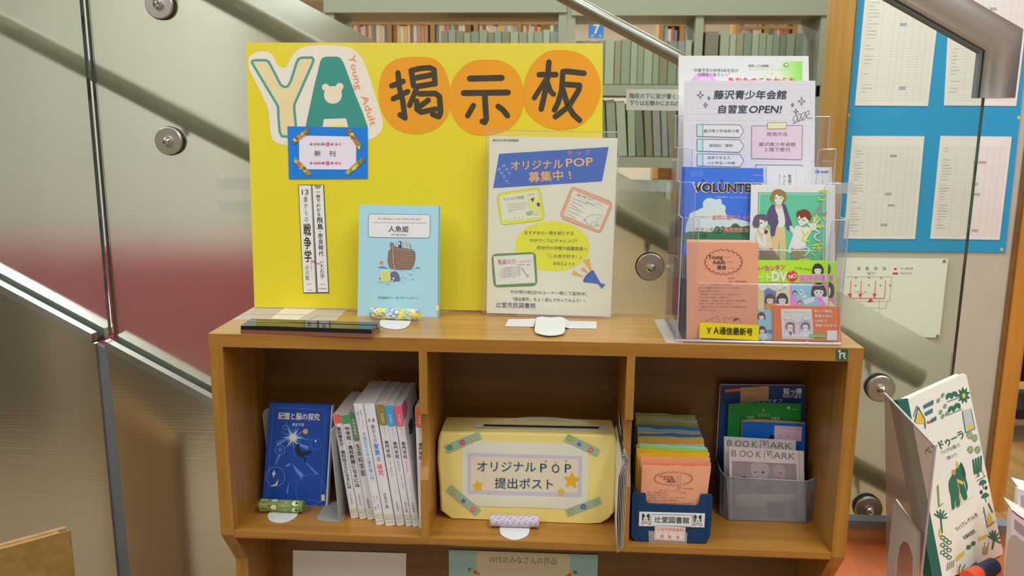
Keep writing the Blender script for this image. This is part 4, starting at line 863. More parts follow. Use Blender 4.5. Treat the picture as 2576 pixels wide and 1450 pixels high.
for x in (480, 800): a.line([(x-20, 310), (x+8, 280), (x+5, 330)], 9, (66, 44, 36), 6)
a.line([(1300, 310), (1310, 290)], 10, (110, 170, 110), 6).line([(1330, 310), (1318, 295)], 10, (110, 170, 110), 6)
a.text('いつもの私で、ちょっとイイコト。', 678, 592, 1260, 605, 34, (190, 206, 232), 4)
def halo(s_, x0, y0, x1, y1, h): a.text(s_, x0, y0, x1, y1, h, (214, 196, 206), 4, .045); a.text(s_, x0, y0, x1, y1, h, (196, 84, 66), 5, .014)
halo('インタビュー', 335, 936, 604, 936, 44); halo('自然に触れる', 640, 944, 1120, 944, 82); halo('心が', 1165, 950, 1310, 950, 82); halo('ボランティア', 335, 1160, 825, 1162, 86); halo('募集情報', 838, 1166, 1165, 1168, 86); halo('全', 1200, 1170, 1275, 1170, 84)
a.build('cover_print', t)
# manga booklet
P1b = Plane((0, TY[1]+.006, 1.004), 0, .02)
t = leaflet('booklet', 'booklet with three drawn figures on a green blackboard cover, at the right of the rack', P1b, [(1890, 464.5), (2101, 466), (2100, 700), (1884, 700)], .0035, (205, 196, 204))
a = Art(P1b).crop(1870, 440, 6.042)
GB = (86, 166, 134)
a.poly([(225, 265), (1262, 270), (1240, 1500), (205, 1500)], GB, 1).line([(232, 1500), (250, 290), (1228, 298), (1215, 1500)], 8, (190, 212, 200), 2, cap=False)
SK = (232, 196, 176); SKs = (214, 160, 140)
# teacher
a.blob([(490, 760), (600, 760), (640, 900), (640, 1300), (560, 1320), (545, 1000), (500, 1320), (440, 1300), (440, 950)], (188, 164, 122), 3)
a.blob([(440, 450), (480, 470), (490, 540), (530, 640), (530, 740), (500, 800), (470, 930), (400, 900), (420, 800), (360, 690), (370, 560)], (84, 72, 104), 5).blob([(590, 450), (640, 460), (690, 600), (740, 760), (720, 800), (680, 850), (640, 760), (630, 640)], (84, 72, 104), 5).blob([(480, 490), (590, 480), (640, 640), (620, 770), (530, 800), (520, 660)], (222, 218, 222), 4)
a.poly([(500, 420), (570, 420), (580, 500), (535, 520), (480, 490)], SKs, 5).blob([(460, 340), (470, 300), (620, 290), (620, 370), (580, 430), (530, 455), (490, 430)], SK, 6).blob([(415, 340), (440, 260), (500, 222), (570, 225), (640, 270), (655, 330), (640, 400), (590, 415), (615, 350), (570, 320), (550, 330), (500, 295), (460, 400), (440, 410), (412, 370)], (132, 106, 66), 7)
a.ell(492, 356, 15, 10, (100, 110, 80), 8, n=8).ell(576, 356, 15, 10, (100, 110, 80), 8, n=8).line([(520, 412), (545, 414)], 4, (190, 110, 100), 8, cap=False)
a.blob([(520, 660), (550, 600), (580, 520), (600, 560), (570, 640), (540, 690)], SK, 6).blob([(700, 790), (740, 780), (770, 850), (745, 890), (720, 850)], SK, 6)
# girl
a.blob([(190, 900), (240, 840), (380, 820), (420, 950), (430, 1110), (250, 1120), (200, 1000)], (204, 172, 142), 6).poly([(250, 1110), (430, 1105), (560, 1290), (240, 1300)], (120, 104, 96), 5).blob([(190, 910), (240, 930), (290, 1040), (300, 930), (340, 920), (345, 1070), (300, 1085), (210, 1010)], (220, 206, 226), 7)
a.blob([(225, 720), (240, 660), (350, 660), (368, 740), (340, 800), (300, 815), (250, 790)], SK, 7).blob([(150, 700), (175, 630), (240, 600), (330, 605), (380, 650), (370, 700), (300, 690), (245, 680), (250, 760), (200, 800), (175, 800), (145, 760)], (88, 80, 100), 8)
a.ell(272, 735, 15, 10, (80, 70, 80), 9, n=8).ell(330, 710, 14, 9, (80, 70, 80), 9, n=8).ell(326, 778, 10, 6, (190, 90, 90), 9, n=8).blob([(225, 830), (260, 800), (310, 850), (300, 900), (260, 880)], SK, 9).poly([(325, 830), (375, 850), (360, 900), (320, 890)], (86, 50, 50), 8)
# boy
a.poly([(720, 1110), (930, 1130), (970, 1300), (730, 1300)], (132, 120, 92), 5).blob([(780, 800), (830, 770), (900, 800), (980, 790), (1040, 850), (960, 980), (940, 1110), (860, 1130), (740, 1110), (745, 950)], (206, 206, 228), 6).poly([(770, 830), (740, 960), (680, 1130), (720, 1140), (790, 950)], (196, 196, 220), 5).ell(700, 1165, 30, 28, SK, 6)
a.blob([(825, 650), (860, 620), (970, 640), (1000, 700), (950, 740), (880, 780), (840, 740)], SK, 7).blob([(808, 580), (860, 540), (930, 525), (1000, 560), (1035, 630), (1020, 690), (985, 690), (940, 640), (880, 665), (850, 620), (825, 660)], (112, 58, 42), 8)
a.ell(850, 680, 14, 11, (90, 100, 70), 9, n=8).ell(918, 692, 16, 11, (90, 100, 70), 9, n=8).line([(870, 742), (892, 744)], 4, (190, 110, 100), 9, cap=False)
a.blob([(1000, 740), (1060, 740), (1110, 760), (1100, 830), (1050, 850), (1010, 800)], SK, 8)
for p in ([(1000, 760), (960, 705)], [(1070, 750), (1075, 660)], [(1090, 750), (1160, 670)], [(1105, 790), (1170, 780)], [(1090, 830), (1150, 870)]): a.line(p, 24, SK, 8)
YW, PKC, LV = (214, 200, 50), (206, 96, 150), (206, 178, 206)
for p, c in (([(1155, 240), (1285, 243), (1240, 285)], YW), ([(1145, 345), (1165, 378), (1255, 384)], YW), ([(1160, 480), (1090, 585)], PKC), ([(1185, 585), (1230, 600), (1262, 578)], (206, 70, 90)), ([(1065, 655), (1145, 650)], YW), ([(1110, 615), (1100, 680), (1075, 722)], YW), ([(1215, 660), (1250, 680)], YW), ([(1190, 710), (1195, 780), (1150, 800), (1145, 765), (1235, 795)], YW), ([(900, 850), (925, 890)], YW), ([(1000, 860), (920, 930), (910, 990), (990, 1010)], YW), ([(1030, 850), (1055, 835)], YW), ([(1150, 880), (1090, 920), (1090, 970), (1160, 1010)], LV), ([(1060, 1075), (1190, 1050)], YW), ([(1055, 1115), (1195, 1110)], YW), ([(1120, 1050), (1165, 1160)], YW), ([(1045, 1195), (1090, 1225)], YW), ([(880, 1105), (980, 1110), (985, 1180), (920, 1235)], LV), ([(850, 1288), (1005, 1290)], YW), ([(945, 1262), (945, 1300)], YW), ([(1180, 1250), (1195, 1270)], (206, 80, 90))): a.line(p, 22, c, 10, smooth=len(p) > 2)
a.build('cover_print', t)
# front tier
P0 = Plane((0, TY[0]+.006, 1.003), 0, .02)
SAL = (234, 134, 106)
t = leaflet('newsletter_stack', 'stack of salmon Young Adult newsletters in the front left of the rack', P0, [(1729, 609), (1907, 611), (1905, 856), (1727, 853)], .004, SAL, 'leaflets')
slab(P0, [(1728, 603.5), (1892, 605), (1900, 611), (1900, 700), (1728, 700)], .003, ink((238, 160, 135)), off=-.006).build('rear_sheets', t)
a = Art(P0).crop(1700, 590, 5.0)
DK = (70, 48, 52)
def cloud(a, cx, cy, rx, ry, n, w, c, ly=3):
    for i in range(n):
        t_ = 2*pi*(i+.5)/n; x, y = cx+rx*cos(t_), cy+ry*sin(t_); rr = 2*pi*math.sqrt((rx*rx+ry*ry)/2)/n*.56
        nx, ny = cos(t_)/rx, sin(t_)/ry; an = math.atan2(ny, nx); a.line([(x+rr*cos(an+q), y+rr*sin(an+q)*.9) for q in (-1.45, -.9, -.3, .3, .9, 1.45)], w, c, ly, smooth=True, cap=False)
cloud(a, 600, 345, 205, 130, 20, 3.5, DK); cloud(a, 602, 350, 210, 136, 20, 3, DK, 4)
a.text('Young', 407, 283, 592, 281, 74, DK, 4, .015).text('Adult', 463, 348, 622, 345, 70, DK, 4, .015).text('通信', 516, 416, 632, 416, 58, DK, 4, .02)
for s_, x, y, x1 in (('*ヤング*', 606, 289, 688), ('*アダルト*', 636, 348, 724), ('*つうしん*', 652, 424, 746)): a.text(s_, x, y, x1, y, 20, DK, 4)
a.text('第38号！', 662, 552, 745, 552, 20, DK, 4).text('2025.9　藤沢市図書館', 662, 593, 885, 594, 20, DK, 4)
for i, s_ in enumerate(('10代の皆さん、こんにちは！', '皆さんと図書館とを結ぶフリーペーパーYA通信、', '第38号をお届けします☆☆', '第1特集は、10代の皆さんからご応募いただいた', '「おすすめPOPのご紹介」。第8弾ですーゞ', '第2特集は、「お店屋さんの本」特集です。お店の登場す', 'る本がいろいろ載っているから、見てねーゞ', '新着の本や CD、DVD もあるので、ぜひ図書館にも遊', 'びにきてくださいね♪')):
    x0 = (440, 288, 288, 312, 290, 310, 288, 310, 288)[i]; x1 = (705, 805, 565, 815, 690, 885, 745, 888, 505)[i]; a.text(s_, x0, 632+i*40.5-(i > 5)*4, x1, 633+i*40.5-(i > 5)*4, 22, (92, 62, 62), 4)
a.line([(380, 1110), (385, 1085), (420, 1075), (480, 1050), (500, 1030), (530, 1035), (535, 1070), (560, 1110)], 3, DK, 4, smooth=True, cap=False).line([(615, 1110), (605, 1060), (640, 1045), (655, 1060), (720, 1045), (770, 1060), (810, 1060), (812, 1100)], 3, DK, 4, smooth=True, cap=False).poly([(722, 1075), (745, 1060), (780, 1050), (785, 1065), (750, 1085), (725, 1090)], DK, 4)
a.build('print', t)
def comic(pl, t, cut):
    a = Art(pl).crop(1890, 640, 6.042); dx = 0
    a.poly([(98, 440), (1165, 440), (1165, 1290), (98, 1290)], (196, 190, 192), 1).line([(98, 432), (1165, 434)], 5, (50, 60, 50), 3, cap=False)
    a.text('ちょー', 104, 225, 235, 170, 60, (214, 60, 140), 4, .03).text('カンタン', 205, 220, 515, 188, 84, (214, 40, 130), 4, .045)
    a.text('デート', -40, 350, 295, 352, 120, (222, 214, 226), 4, .045).text('DV', 312, 333, 540, 335, 200, (222, 214, 226), 4, .055)
    n = 15; a.poly([(622+(98 if i % 2 else 66)*cos(2*pi*i/(2*n)), 332+(98 if i % 2 else 66)*sin(2*pi*i/(2*n))) for i in range(2*n)], (206, 40, 50), 5).text('NO', 570, 345, 682, 320, 92, (222, 214, 222), 7, .04).text('の', 580, 265, 614, 262, 44, (222, 180, 200), 8, .01)
    a.text('基礎知識', 716, 358, 1135, 360, 118, (222, 206, 226), 4, .05).text('基礎知識', 724, 358, 1128, 360, 108, (196, 86, 166), 6, .015).text('そうだったの!?', 660, 205, 910, 235, 44, (52, 80, 30), 4, .008)
    def head(x, y, r, hair=(58, 52, 48), face=(232, 208, 190), ly=5):
        a.blob([(x-r, y+r*.9), (x-r*1.05, y-r*.1), (x-r*.6, y-r*.9), (x, y-r*1.1), (x+r*.6, y-r*.9), (x+r*1.05, y-r*.1), (x+r, y+r*.9), (x, y+r*.6)], hair, ly).blob([(x-r*.68, y+.1*r), (x-r*.5, y+r*.75), (x, y+r), (x+r*.5, y+r*.75), (x+r*.68, y+.1*r), (x, y-r*.1)], face, ly+1).ell(x-r*.3, y+r*.3, r*.1, r*.12, (70, 50, 50), ly+2, n=6).ell(x+r*.3, y+r*.3, r*.1, r*.12, (70, 50, 50), ly+2, n=6).ell(x, y+r*.68, r*.1, r*.07, (200, 90, 90), ly+2, n=6)
    head(1012, 225, 78)
    a.rect(98, 445, 270, 840, (214, 180, 130), 2).rect(196, 520, 375, 840, (84, 112, 165), 3).rect(380, 445, 590, 830, (200, 186, 150), 3).poly([(588, 445), (905, 440), (1165, 800), (590, 840)], (206, 120, 180), 3).poly([(590, 455), (900, 445), (930, 580), (1060, 780), (720, 790)], (118, 172, 216), 4).poly([(900, 445), (1165, 440), (1165, 640), (960, 600)], (206, 110, 170), 3)
    for x, y, rx, ry in ((170, 500, 70, 55), (375, 505, 92, 60), (525, 490, 52, 38)): a.ell(x, y, rx, ry, (214, 208, 216), 5, n=16)
    a.text('うん、', 318, 495, 372, 495, 28, (110, 90, 120), 6).text('楽しかったね', 316, 545, 468, 545, 24, (110, 90, 120), 6).text('最近', 492, 507, 545, 507, 24, (110, 90, 120), 6)
    a.blob([(215, 820), (240, 730), (320, 700), (370, 740), (350, 840)], (214, 128, 40), 4); head(285, 680, 74, (88, 58, 44)); head(470, 680, 82); a.poly([(385, 760), (560, 760), (585, 790), (385, 790)], (220, 200, 214), 4)
    head(1025, 550, 105); head(660, 585, 30, (90, 60, 50)); head(738, 735, 30, (150, 50, 50))
    for q in ([(710, 545), (770, 530), (805, 600), (745, 625)], [(760, 640), (840, 615), (850, 650), (780, 672)], [(795, 690), (950, 645), (965, 710), (815, 765)]): a.poly(q, (214, 210, 216), 5)
    a.line([(735, 555), (775, 590)], 10, (50, 50, 60), 6)
    a.rect(98, 850, 330, 1290, (124, 170, 205), 3); head(155, 940, 55, (96, 50, 44)); a.rect(120, 1150, 320, 1200, (84, 112, 170), 4); head(165, 1150, 55, (90, 60, 55)); a.blob([(120, 1290), (130, 1210), (220, 1210), (240, 1290)], (220, 210, 214), 6)
    a.build('cover_print', t)
P0b = Plane((0, TY[0]+.0085, 1.003), 0, .02); P0c = Plane((0, TY[0]+.012, 1.003), 0, .02)
GR = (150, 196, 50)
t = leaflet('comic_booklet', 'green comic booklet showing only its right edge, behind its twin in the rack', P0c, [(1925, 657), (2104, 659), (2103, 858), (1925, 858)], .002, GR)
Pc = P0c
a = Art(P0c).crop(1890, 640, 6.042); a.text('識', 1182, 358, 1250, 360, 108, (222, 206, 226), 4, .05).text('識', 1186, 358, 1246, 360, 100, (196, 86, 166), 6, .015).blob([(1165, 150), (1200, 175), (1208, 230), (1195, 290), (1165, 290)], (58, 74, 40), 3).poly([(1180, 440), (1265, 440), (1268, 790), (1180, 790)], (206, 110, 170), 2).blob([(1180, 430), (1245, 470), (1262, 560), (1240, 650), (1180, 650)], (58, 52, 48), 3).blob([(1180, 500), (1205, 540), (1195, 620), (1180, 620)], (232, 208, 190), 4).poly([(1180, 700), (1270, 780), (1270, 800), (1180, 790)], (226, 190, 170), 4).build('cover_print', t)
t = leaflet('comic_booklet', 'green comic booklet with manga panels and pink title, front right of the rack', P0b, [(1907, 655), (2083, 656.5), (2083, 857), (1905, 856)], .002, GR)
comic(P0b, t, 0)
P0a = Plane((0, TY[0]+.0045, 1.003), 0, .02)
t = leaflet('card_stack', 'stack of small orange cards with two drawn people, lowest at the right of the rack', P0a, [(1947, 769), (2111, 772), (2117, 860), (1946, 858)], .0025, (222, 104, 62), 'cards')
for k in range(4): slab(P0a, [(1941+k*1.5, 768-(3-k)*.3), (1944+k*1.5, 768), (1946+k*1.5, 858), (1944+k*1.5, 858)], .002, ink((232, 122, 84)), off=-.0006*(4-k)+.0002).build('card_edge', t)
a = Art(P0a).crop(1890, 640, 6.042); OW = (232, 206, 196)
a.poly([(448, 828), (918, 832), (945, 1290), (470, 1285)], (226, 198, 186), 1).poly([(490, 990), (695, 1000), (700, 1250), (498, 1250)], (190, 168, 206), 2).poly([(715, 1000), (910, 1000), (928, 1255), (722, 1250)], (160, 170, 214), 2)
for x, y, rx, ry in ((556, 960, 66, 38), (700, 1003, 60, 38), (838, 965, 62, 38)): a.ell(x, y, rx, ry, (222, 214, 218), 4, n=16).ring(x, y, rx, ry, 3, (120, 110, 120), 5)
a.text('お話きかせてほしいな', 480, 880, 905, 884, 26, (206, 130, 110), 3)
for x, hc, sh in ((590, (130, 90, 84), (200, 190, 220)), (822, (120, 88, 100), (214, 212, 220))):
    a.blob([(x-90, 1250), (x-60, 1180), (x, 1165), (x+70, 1185), (x+95, 1250)], sh, 4).blob([(x-60, 1140), (x-68, 1070), (x-30, 1035), (x+30, 1035), (x+66, 1070), (x+60, 1150), (x, 1110)], hc, 5).blob([(x-42, 1090), (x-30, 1150), (x, 1172), (x+34, 1150), (x+42, 1090), (x, 1070)], (236, 214, 196), 6).ell(x-20, 1118, 7, 8, (90, 70, 60), 7, n=6).ell(x+20, 1118, 7, 8, (90, 70, 60), 7, n=6)
a.line([(640, 1080), (650, 1200)], 26, (130, 90, 84), 5).poly([(560, 1180), (620, 1180), (600, 1250), (585, 1210)], (70, 80, 140), 6)
for i, s_ in enumerate(('親との関係、', '家族の悩み、', 'LINEで', '相談できます!')): a.text(s_, (955, 962, 970, 975)[i], 862+i*73, (1240, 1252, 1148, 1302)[i], 868+i*73, 48, OW, 3, .02)
a.poly([(878, 1215), (1078, 1215), (1078, 1190), (1145, 1243), (1078, 1300), (1078, 1270), (878, 1270)], (96, 156, 88), 4).text('相談窓口はこちら', 892, 1243, 1120, 1243, 22, (206, 220, 196), 5).rect(1150, 1160, 1308, 1308, (216, 210, 216), 3)
a.build('print', t)
# ============================================================ LEFT COMPARTMENT
z = SHZ+.0004
t = thing('bookend', 'white upright bookend plate behind the dark blue book in the left compartment', 'bookend', atZ(715, 1280, SHZ))
BP2 = Plane((0, .125, SHZ+.001), 0, .12)
slab(BP2, [(660, 1045), (663, 1035), (672, 1028), (690, 1025), (800, 1030), (810, 1262), (700, 1262), (676, 1180)], .0012, 'bookend_grey').build('plate', t)
tongue(spline([(683, 1284), (673, 1298), (680, 1310), (700, 1315), (724, 1312), (744, 1301), (752, 1286)], False)+[(765, 1262), (690, 1262)], z, t)
roll((654, 1271), (764, 1275), z+.0115, .0102, 'paper_roll', t, [(96, 120, 60), (92, 126, 60), (160, 60, 56), (150, 130, 100), (206, 196, 150), (196, 170, 150)], 3)
BB = Plane((0, .100, SHZ+.002), 0, .12)
NB = (26, 62, 140)
t = standing_book('blue_book', 'dark blue book with a floating figure and starburst on its cover, in the left compartment', BB, [(678, 1014.5), (833, 1021.5), (818, 1276), (660, 1262)], .013, ink(NB, .5), ink(NB, .5))
slab(BB, [(833.5, 1021.5), (836.5, 1022), (824, 1270), (818.5, 1276)], .012, ink((160, 160, 180), .5), off=-.0002).build('spine_label', t)
a = Art(BB, k=.5).crop(640, 1000, 4.532)
for q in range(18):
    an = q*pi/9+.12; L_ = (230, 120, 180, 90)[q % 4]; a.poly([(440-9*sin(an), 460+9*cos(an)), (440+L_*cos(an), 460+L_*sin(an)), (440+9*sin(an), 460-9*cos(an))], (92, 124, 190), 2)
for q in range(12):
    an = q*pi/6; L_ = (130, 70)[q % 2]; a.poly([(440-12*sin(an), 460+12*cos(an)), (440+L_*cos(an), 460+L_*sin(an)), (440+12*sin(an), 460-12*cos(an))], (170, 180, 206), 3)
a.ell(440, 460, 42, 40, (204, 206, 214), 4)
for p in ([(500, 520), (620, 560), (610, 600), (520, 560)], [(430, 760), (560, 880), (540, 940), (480, 860)], [(270, 660), (300, 660), (250, 760), (235, 760)], [(350, 780), (400, 750), (420, 760), (370, 800)], [(540, 700), (740, 880), (700, 880)], [(250, 520), (400, 470), (260, 560)], [(400, 960), (380, 1100), (360, 1080)]): a.poly(p, (84, 112, 184), 1)
for x, y, r, c in ((290, 600, 55, (110, 134, 196)), (705, 535, 62, (70, 100, 176)), (347, 345, 24, (100, 130, 180)), (240, 905, 105, (110, 120, 176)), (640, 1060, 170, (74, 98, 172))): a.ring(x, y, r, r*1.05, 6, c, 3, 28)
a.ell(582, 391, 29, 30, (200, 136, 70), 5).ell(698, 500, 12, 14, (210, 190, 190), 5, n=8).ell(290, 600, 30, 30, (60, 96, 180), 3)
a.poly([(200, 870), (225, 830), (240, 870), (245, 880), (228, 885), (222, 920)], (200, 206, 220), 5).poly([(175, 1020), (240, 985), (275, 930), (262, 1000), (230, 1015)], (200, 206, 220), 5)
FG = (26, 32, 52)
a.ell(497, 553, 20, 20, FG, 6).blob([(480, 580), (515, 575), (540, 620), (640, 615), (645, 640), (560, 665), (520, 672), (485, 650)], FG, 6, 4).line([(485, 575), (435, 612)], 8, FG, 6).line([(530, 660), (578, 700), (575, 745)], 16, FG, 6)
a.line([(215, 140), (235, 118), (790, 142), (815, 165), (755, 1190)], 2.5, (110, 130, 190), 4, cap=False).line([(215, 140), (145, 1150)], 2.5, (110, 130, 190), 4, cap=False).line([(600, 1170), (755, 1190)], 2.5, (110, 130, 190), 4, cap=False)
a.text('記憶と脳の探究', 272, 210, 742, 228, 86, (196, 200, 222), 6, .03).text('櫻井芳雄', 430, 312, 566, 314, 40, (150, 164, 204), 6, .015).line([(268, 262), (740, 280)], 1.5, (80, 100, 170), 4, cap=False)
a.rect(764, 1112, 802, 1182, (190, 192, 150), 6).build('cover_print', t)
# steel bookend supporting the row
t = thing('bookend', 'pale grey steel bookend supporting the left end of the leaning book row', 'bookend', atZ(850, 1312, SHZ))
yb = atZ(853, 1313, z).y
F = [atY(x, y, yb) for x, y in ((853, 1313), (831, 1100), (832, 1084), (838, 1077), (846, 1074))]
b = MB(); bk = F[0]+V((.002, .10, 0)); tk = F[3]+V((.002, .10, 0)); b.extr([F[0], F[1], F[2], F[3]+V((0, .004, .001)), tk, bk], (.0013, 0, 0), 'bookend_grey'); b.build('plate', t)
tongue([(796, 1303), (799, 1308), (812, 1311), (853, 1313.5), (868, 1303), (866, 1262), (823, 1262)], z, t, 'bookend_grey')
# the row of books
def spine_book(lab, q, tab, marks, d=.126, cover=(196, 192, 196), group='leaning books in the left compartment', side=None):
    yb_ = atZ((q[2][0]+q[3][0])/2, (q[2][1]+q[3][1])/2, z).y
    P_ = [atY(x, y, yb_) for x, y in q]; t = thing('spine_out_book', lab, 'book', P_[3], group)
    c = ink(cover, .6); dv = V((0, d, 0)); rt = (P_[1]-P_[0]).normalized(); up = (P_[0]-P_[3]).normalized()
    w_ = (P_[1]-P_[0]).length; n = 5; sp = []
    b = MB()      # rounded spine + boards
    def bulge(u): return V((0, -.0016*math.sin(pi*u), 0))
    top = [P_[0]+(P_[1]-P_[0])*(i/n)+bulge(i/n) for i in range(n+1)]; bot = [P_[3]+(P_[2]-P_[3])*(i/n)+bulge(i/n) for i in range(n+1)]
    for i in range(n): b.add([top[i], top[i+1], bot[i+1], bot[i]], [(0, 1, 2, 3)], c, True)
    b.add(top+[P_[1]+V((0, .0015, 0)), P_[0]+V((0, .0015, 0))], [tuple(range(n+3))], c); b.add(bot+[P_[2]+V((0, .0015, 0)), P_[3]+V((0, .0015, 0))], [tuple(range(n+3))], c)
    b.extr([P_[0], P_[0]+rt*.0009, P_[3]+rt*.0009, P_[3]], dv, c); b.extr([P_[1]-rt*.0009, P_[1], P_[2], P_[2]-rt*.0009], dv, c if side is None else side); b.build('cover', t)
    e = .0010
    one(lambda b: b.extr([P_[0]+rt*e-up*.0015, P_[1]-rt*e-up*.0015, P_[2]-rt*e+up*.0015, P_[3]+rt*e+up*.0015], (0, d-.001, 0), 'pages'), 'pages', t).location.y += .0013
    a = Art(Plane((0, yb_-.0019, 0)), k=.6).crop(820, 930, 3.538)
    def S_(v, u=0.): x0, y0 = (q[0][0]*(1-v)+q[3][0]*v), (q[0][1]*(1-v)+q[3][1]*v); x1, y1 = (q[1][0]*(1-v)+q[2][0]*v), (q[1][1]*(1-v)+q[2][1]*v); return ((x0+(x1-x0)*u-820)*3.538, (y0+(y1-y0)*u-930)*3.538)
    if tab:
        v0, v1, c_ = tab; a.poly([S_(v0, .04), S_(v0, .96), S_(v1*.93+v0*.07, .96), S_(v1, .8), S_(v1, .2), S_(v1*.93+v0*.07, .04)], c_, 1)
    for s_, va, vb, wd, c_, bd, u in marks:
        x0, y0 = S_(va, u); x1, y1 = S_(vb, u); a.vtext(s_, x0, y0, x1, y1, wd, c_, 3, bd)
    if marks[0][0] == '歳からの': x0, y0 = S_(.135, .22); x1, y1 = S_(.135, .78); a.text('13', x0, y0, x1, y1, 42, (60, 58, 62), 3)
    for v0, v1 in ((.905, .925), (.965, .975)): a.poly([S_(v0, .05), S_(v0, .95), S_(v1, .95), S_(v1, .05)], (176, 186, 140), 1)
    x0, y0 = S_(.945, .12); x1, y1 = S_(.945, .85); a.text('376.2', x0, y0, x1, y1, 20, (100, 100, 120), 3)
    a.build('spine_print', t); return t
def cq(*p): return [(820+x/3.538, 930+y/3.538) for x, y in p]
GY_ = (120, 118, 122)
spine_book('slim white book with a red spine tab, first of the leaning row', cq((60, 405), (127, 396), (289, 1316), (222, 1326)), (.0, .085, (206, 84, 84)), [('歯科衛生士・歯科技工士になるには', .12, .72, 38, (48, 44, 44), .02, .5), ('宇田川廣美著', .75, .87, 16, GY_, 0, .5)])
spine_book('slim white book with a bright green spine tab, second of the leaning row', cq((131, 410), (201, 400), (362, 1322), (300, 1333)), (.0, .085, (66, 140, 72)), [('中学校・高校教諭になるには', .11, .70, 44, (48, 44, 44), .02, .5), ('山田恵美編', .75, .87, 16, GY_, 0, .5)])
spine_book('white book with a long dark green spine tab reading 大学学部調べ, third of the leaning row', cq((203, 385), (252, 375), (434, 1328), (370, 1338)), (.0, .27, (72, 118, 82)), [('大学学部調べ', .06, .25, 34, (190, 196, 180), .01, .55), ('生命科学部', .295, .60, 42, (50, 46, 46), .01, .5), ('佐藤成美', .80, .90, 24, (80, 78, 80), 0, .5)])
spine_book('tall white book with turquoise spine lettering about copyright, fourth of the leaning row', cq((243, 306), (327, 304), (520, 1376), (447, 1384)), None, [('学校で！SNSで！', .05, .22, 17, (70, 66, 70), 0, .62), ('失敗しない！', .06, .16, 15, (70, 66, 70), 0, .3), ('中高生のための著作権入門', .235, .64, 36, (70, 150, 176), .01, .55), ('鯨川 薫子', .76, .88, 15, GY_, 0, .65), ('今川 瞳', .76, .88, 15, GY_, 0, .3)])
spine_book('white book titled 13歳からの家族の研究 with blue and red characters, fifth of the leaning row', cq((334, 306), (426, 304), (616, 1386), (530, 1392)), None, [('歳からの', .17, .32, 34, (60, 58, 62), 0, .5), ('家族', .325, .425, 46, (50, 110, 200), .02, .5), ('の', .43, .48, 38, (60, 58, 62), 0, .5), ('研究', .495, .59, 48, (206, 66, 84), .02, .5), ('白井千晶', .73, .86, 30, (60, 58, 62), 0, .5)])
spine_book('white book with an olive spine tab reading 学校調べ, sixth of the leaning row', cq((446, 312), (517, 308), (700, 1382), (628, 1390)), (.0, .175, (128, 114, 40)), [('学校調べ', .075, .165, 26, (206, 200, 180), 0, .5), ('知りたい！', .185, .285, 24, (150, 140, 110), 0, .5), ('専門学校', .30, .445, 38, (48, 46, 46), .01, .5), ('工業・農業分野', .46, .60, 22, (150, 140, 90), 0, .5), ('建築・バイオ・測量', .62, .74, 14, (170, 160, 120), 0, .6), ('三井綾子', .80, .89, 24, (80, 78, 80), 0, .5)])
spine_book('white book with a sky blue spine tab reading 学校調べ, seventh of the leaning row', cq((519, 324), (592, 316), (766, 1388), (712, 1394)), (.0, .175, (50, 140, 200)), [('学校調べ', .075, .165, 26, (206, 210, 214), 0, .5), ('知りたい！', .185, .285, 24, (110, 160, 200), 0, .5), ('専門学校', .30, .445, 38, (48, 46, 46), .01, .5), ('医療分野', .46, .55, 22, (90, 150, 190), 0, .5), ('看護師・放射線技師', .58, .70, 16, (110, 150, 190), 0, .6), ('山下久猛', .80, .89, 24, (80, 78, 80), 0, .5)])
tb = spine_book('white book with a pink spine tab, eighth of the leaning row, its back cover showing', cq((602, 324), (672, 316), (828, 1392), (773, 1398)), (.0, .175, (206, 84, 116)), [('学校調べ', .075, .165, 26, (214, 200, 206), 0, .5), ('知りたい！', .185, .285, 24, (206, 120, 140), 0, .5), ('専門学校', .30, .445, 38, (48, 46, 46), .01, .5), ('衛生分野', .46, .55, 22, (206, 100, 120), 0, .5), ('美容・理容', .60, .70, 16, (206, 140, 150), 0, .6), ('大岳美帆', .80, .89, 24, (80, 78, 80), 0, .5)])
# print on the visible side cover of that book
q = cq((672, 316), (828, 1392)); yb_ = atZ(820+800/3.538, 930+1395/3.538, z).y
pA, pB = atY(*q[0], yb_), atY(*q[1], yb_); b = MB(); off = V((.0004, 0, 0))
def sidept(u, v): return pA+(pB-pA)*v+V((0, .126*u, 0))+off
b.add([sidept(.0, .0), sidept(.25, .0), sidept(.30, .05), sidept(.28, .10), sidept(.15, .13), sidept(0, .12)], [(0, 1, 2, 3, 4, 5)], ink((206, 84, 116), .6))
for s_, u0, v0, h in (('専', .18, .30, .34), ('門', .55, .25, .36)):
    vs, fs = glyphs(s_, .02); b.add([sidept(u0+gx*h, v0-gy*h*.36)+off for gx, gy in vs], fs, ink((50, 46, 46), .6))
b.add([sidept(.75, .62)+off, sidept(.95, .55)+off, sidept(.8, .78)+off, sidept(.45, .9)+off], [(0, 1, 2, 3)], ink((80, 80, 90), .6))
b.build('side_print', tb, fix=False)
spine_book('white book with an orange-red spine tab, half hidden by the divider', cq((793, 332), (866, 326), (904, 1402), (830, 1408)), (.0, .175, (206, 84, 56)), [('学校調べ', .075, .165, 26, (214, 200, 196), 0, .5), ('知りたい！', .185, .285, 24, (206, 140, 120), 0, .5), ('専門学校', .30, .445, 38, (48, 46, 46), .01, .5), ('衛生分野', .46, .55, 22, (206, 110, 100), 0, .5), ('しのざき', .76, .89, 24, (80, 78, 80), 0, .5)], cover=(190, 186, 184))

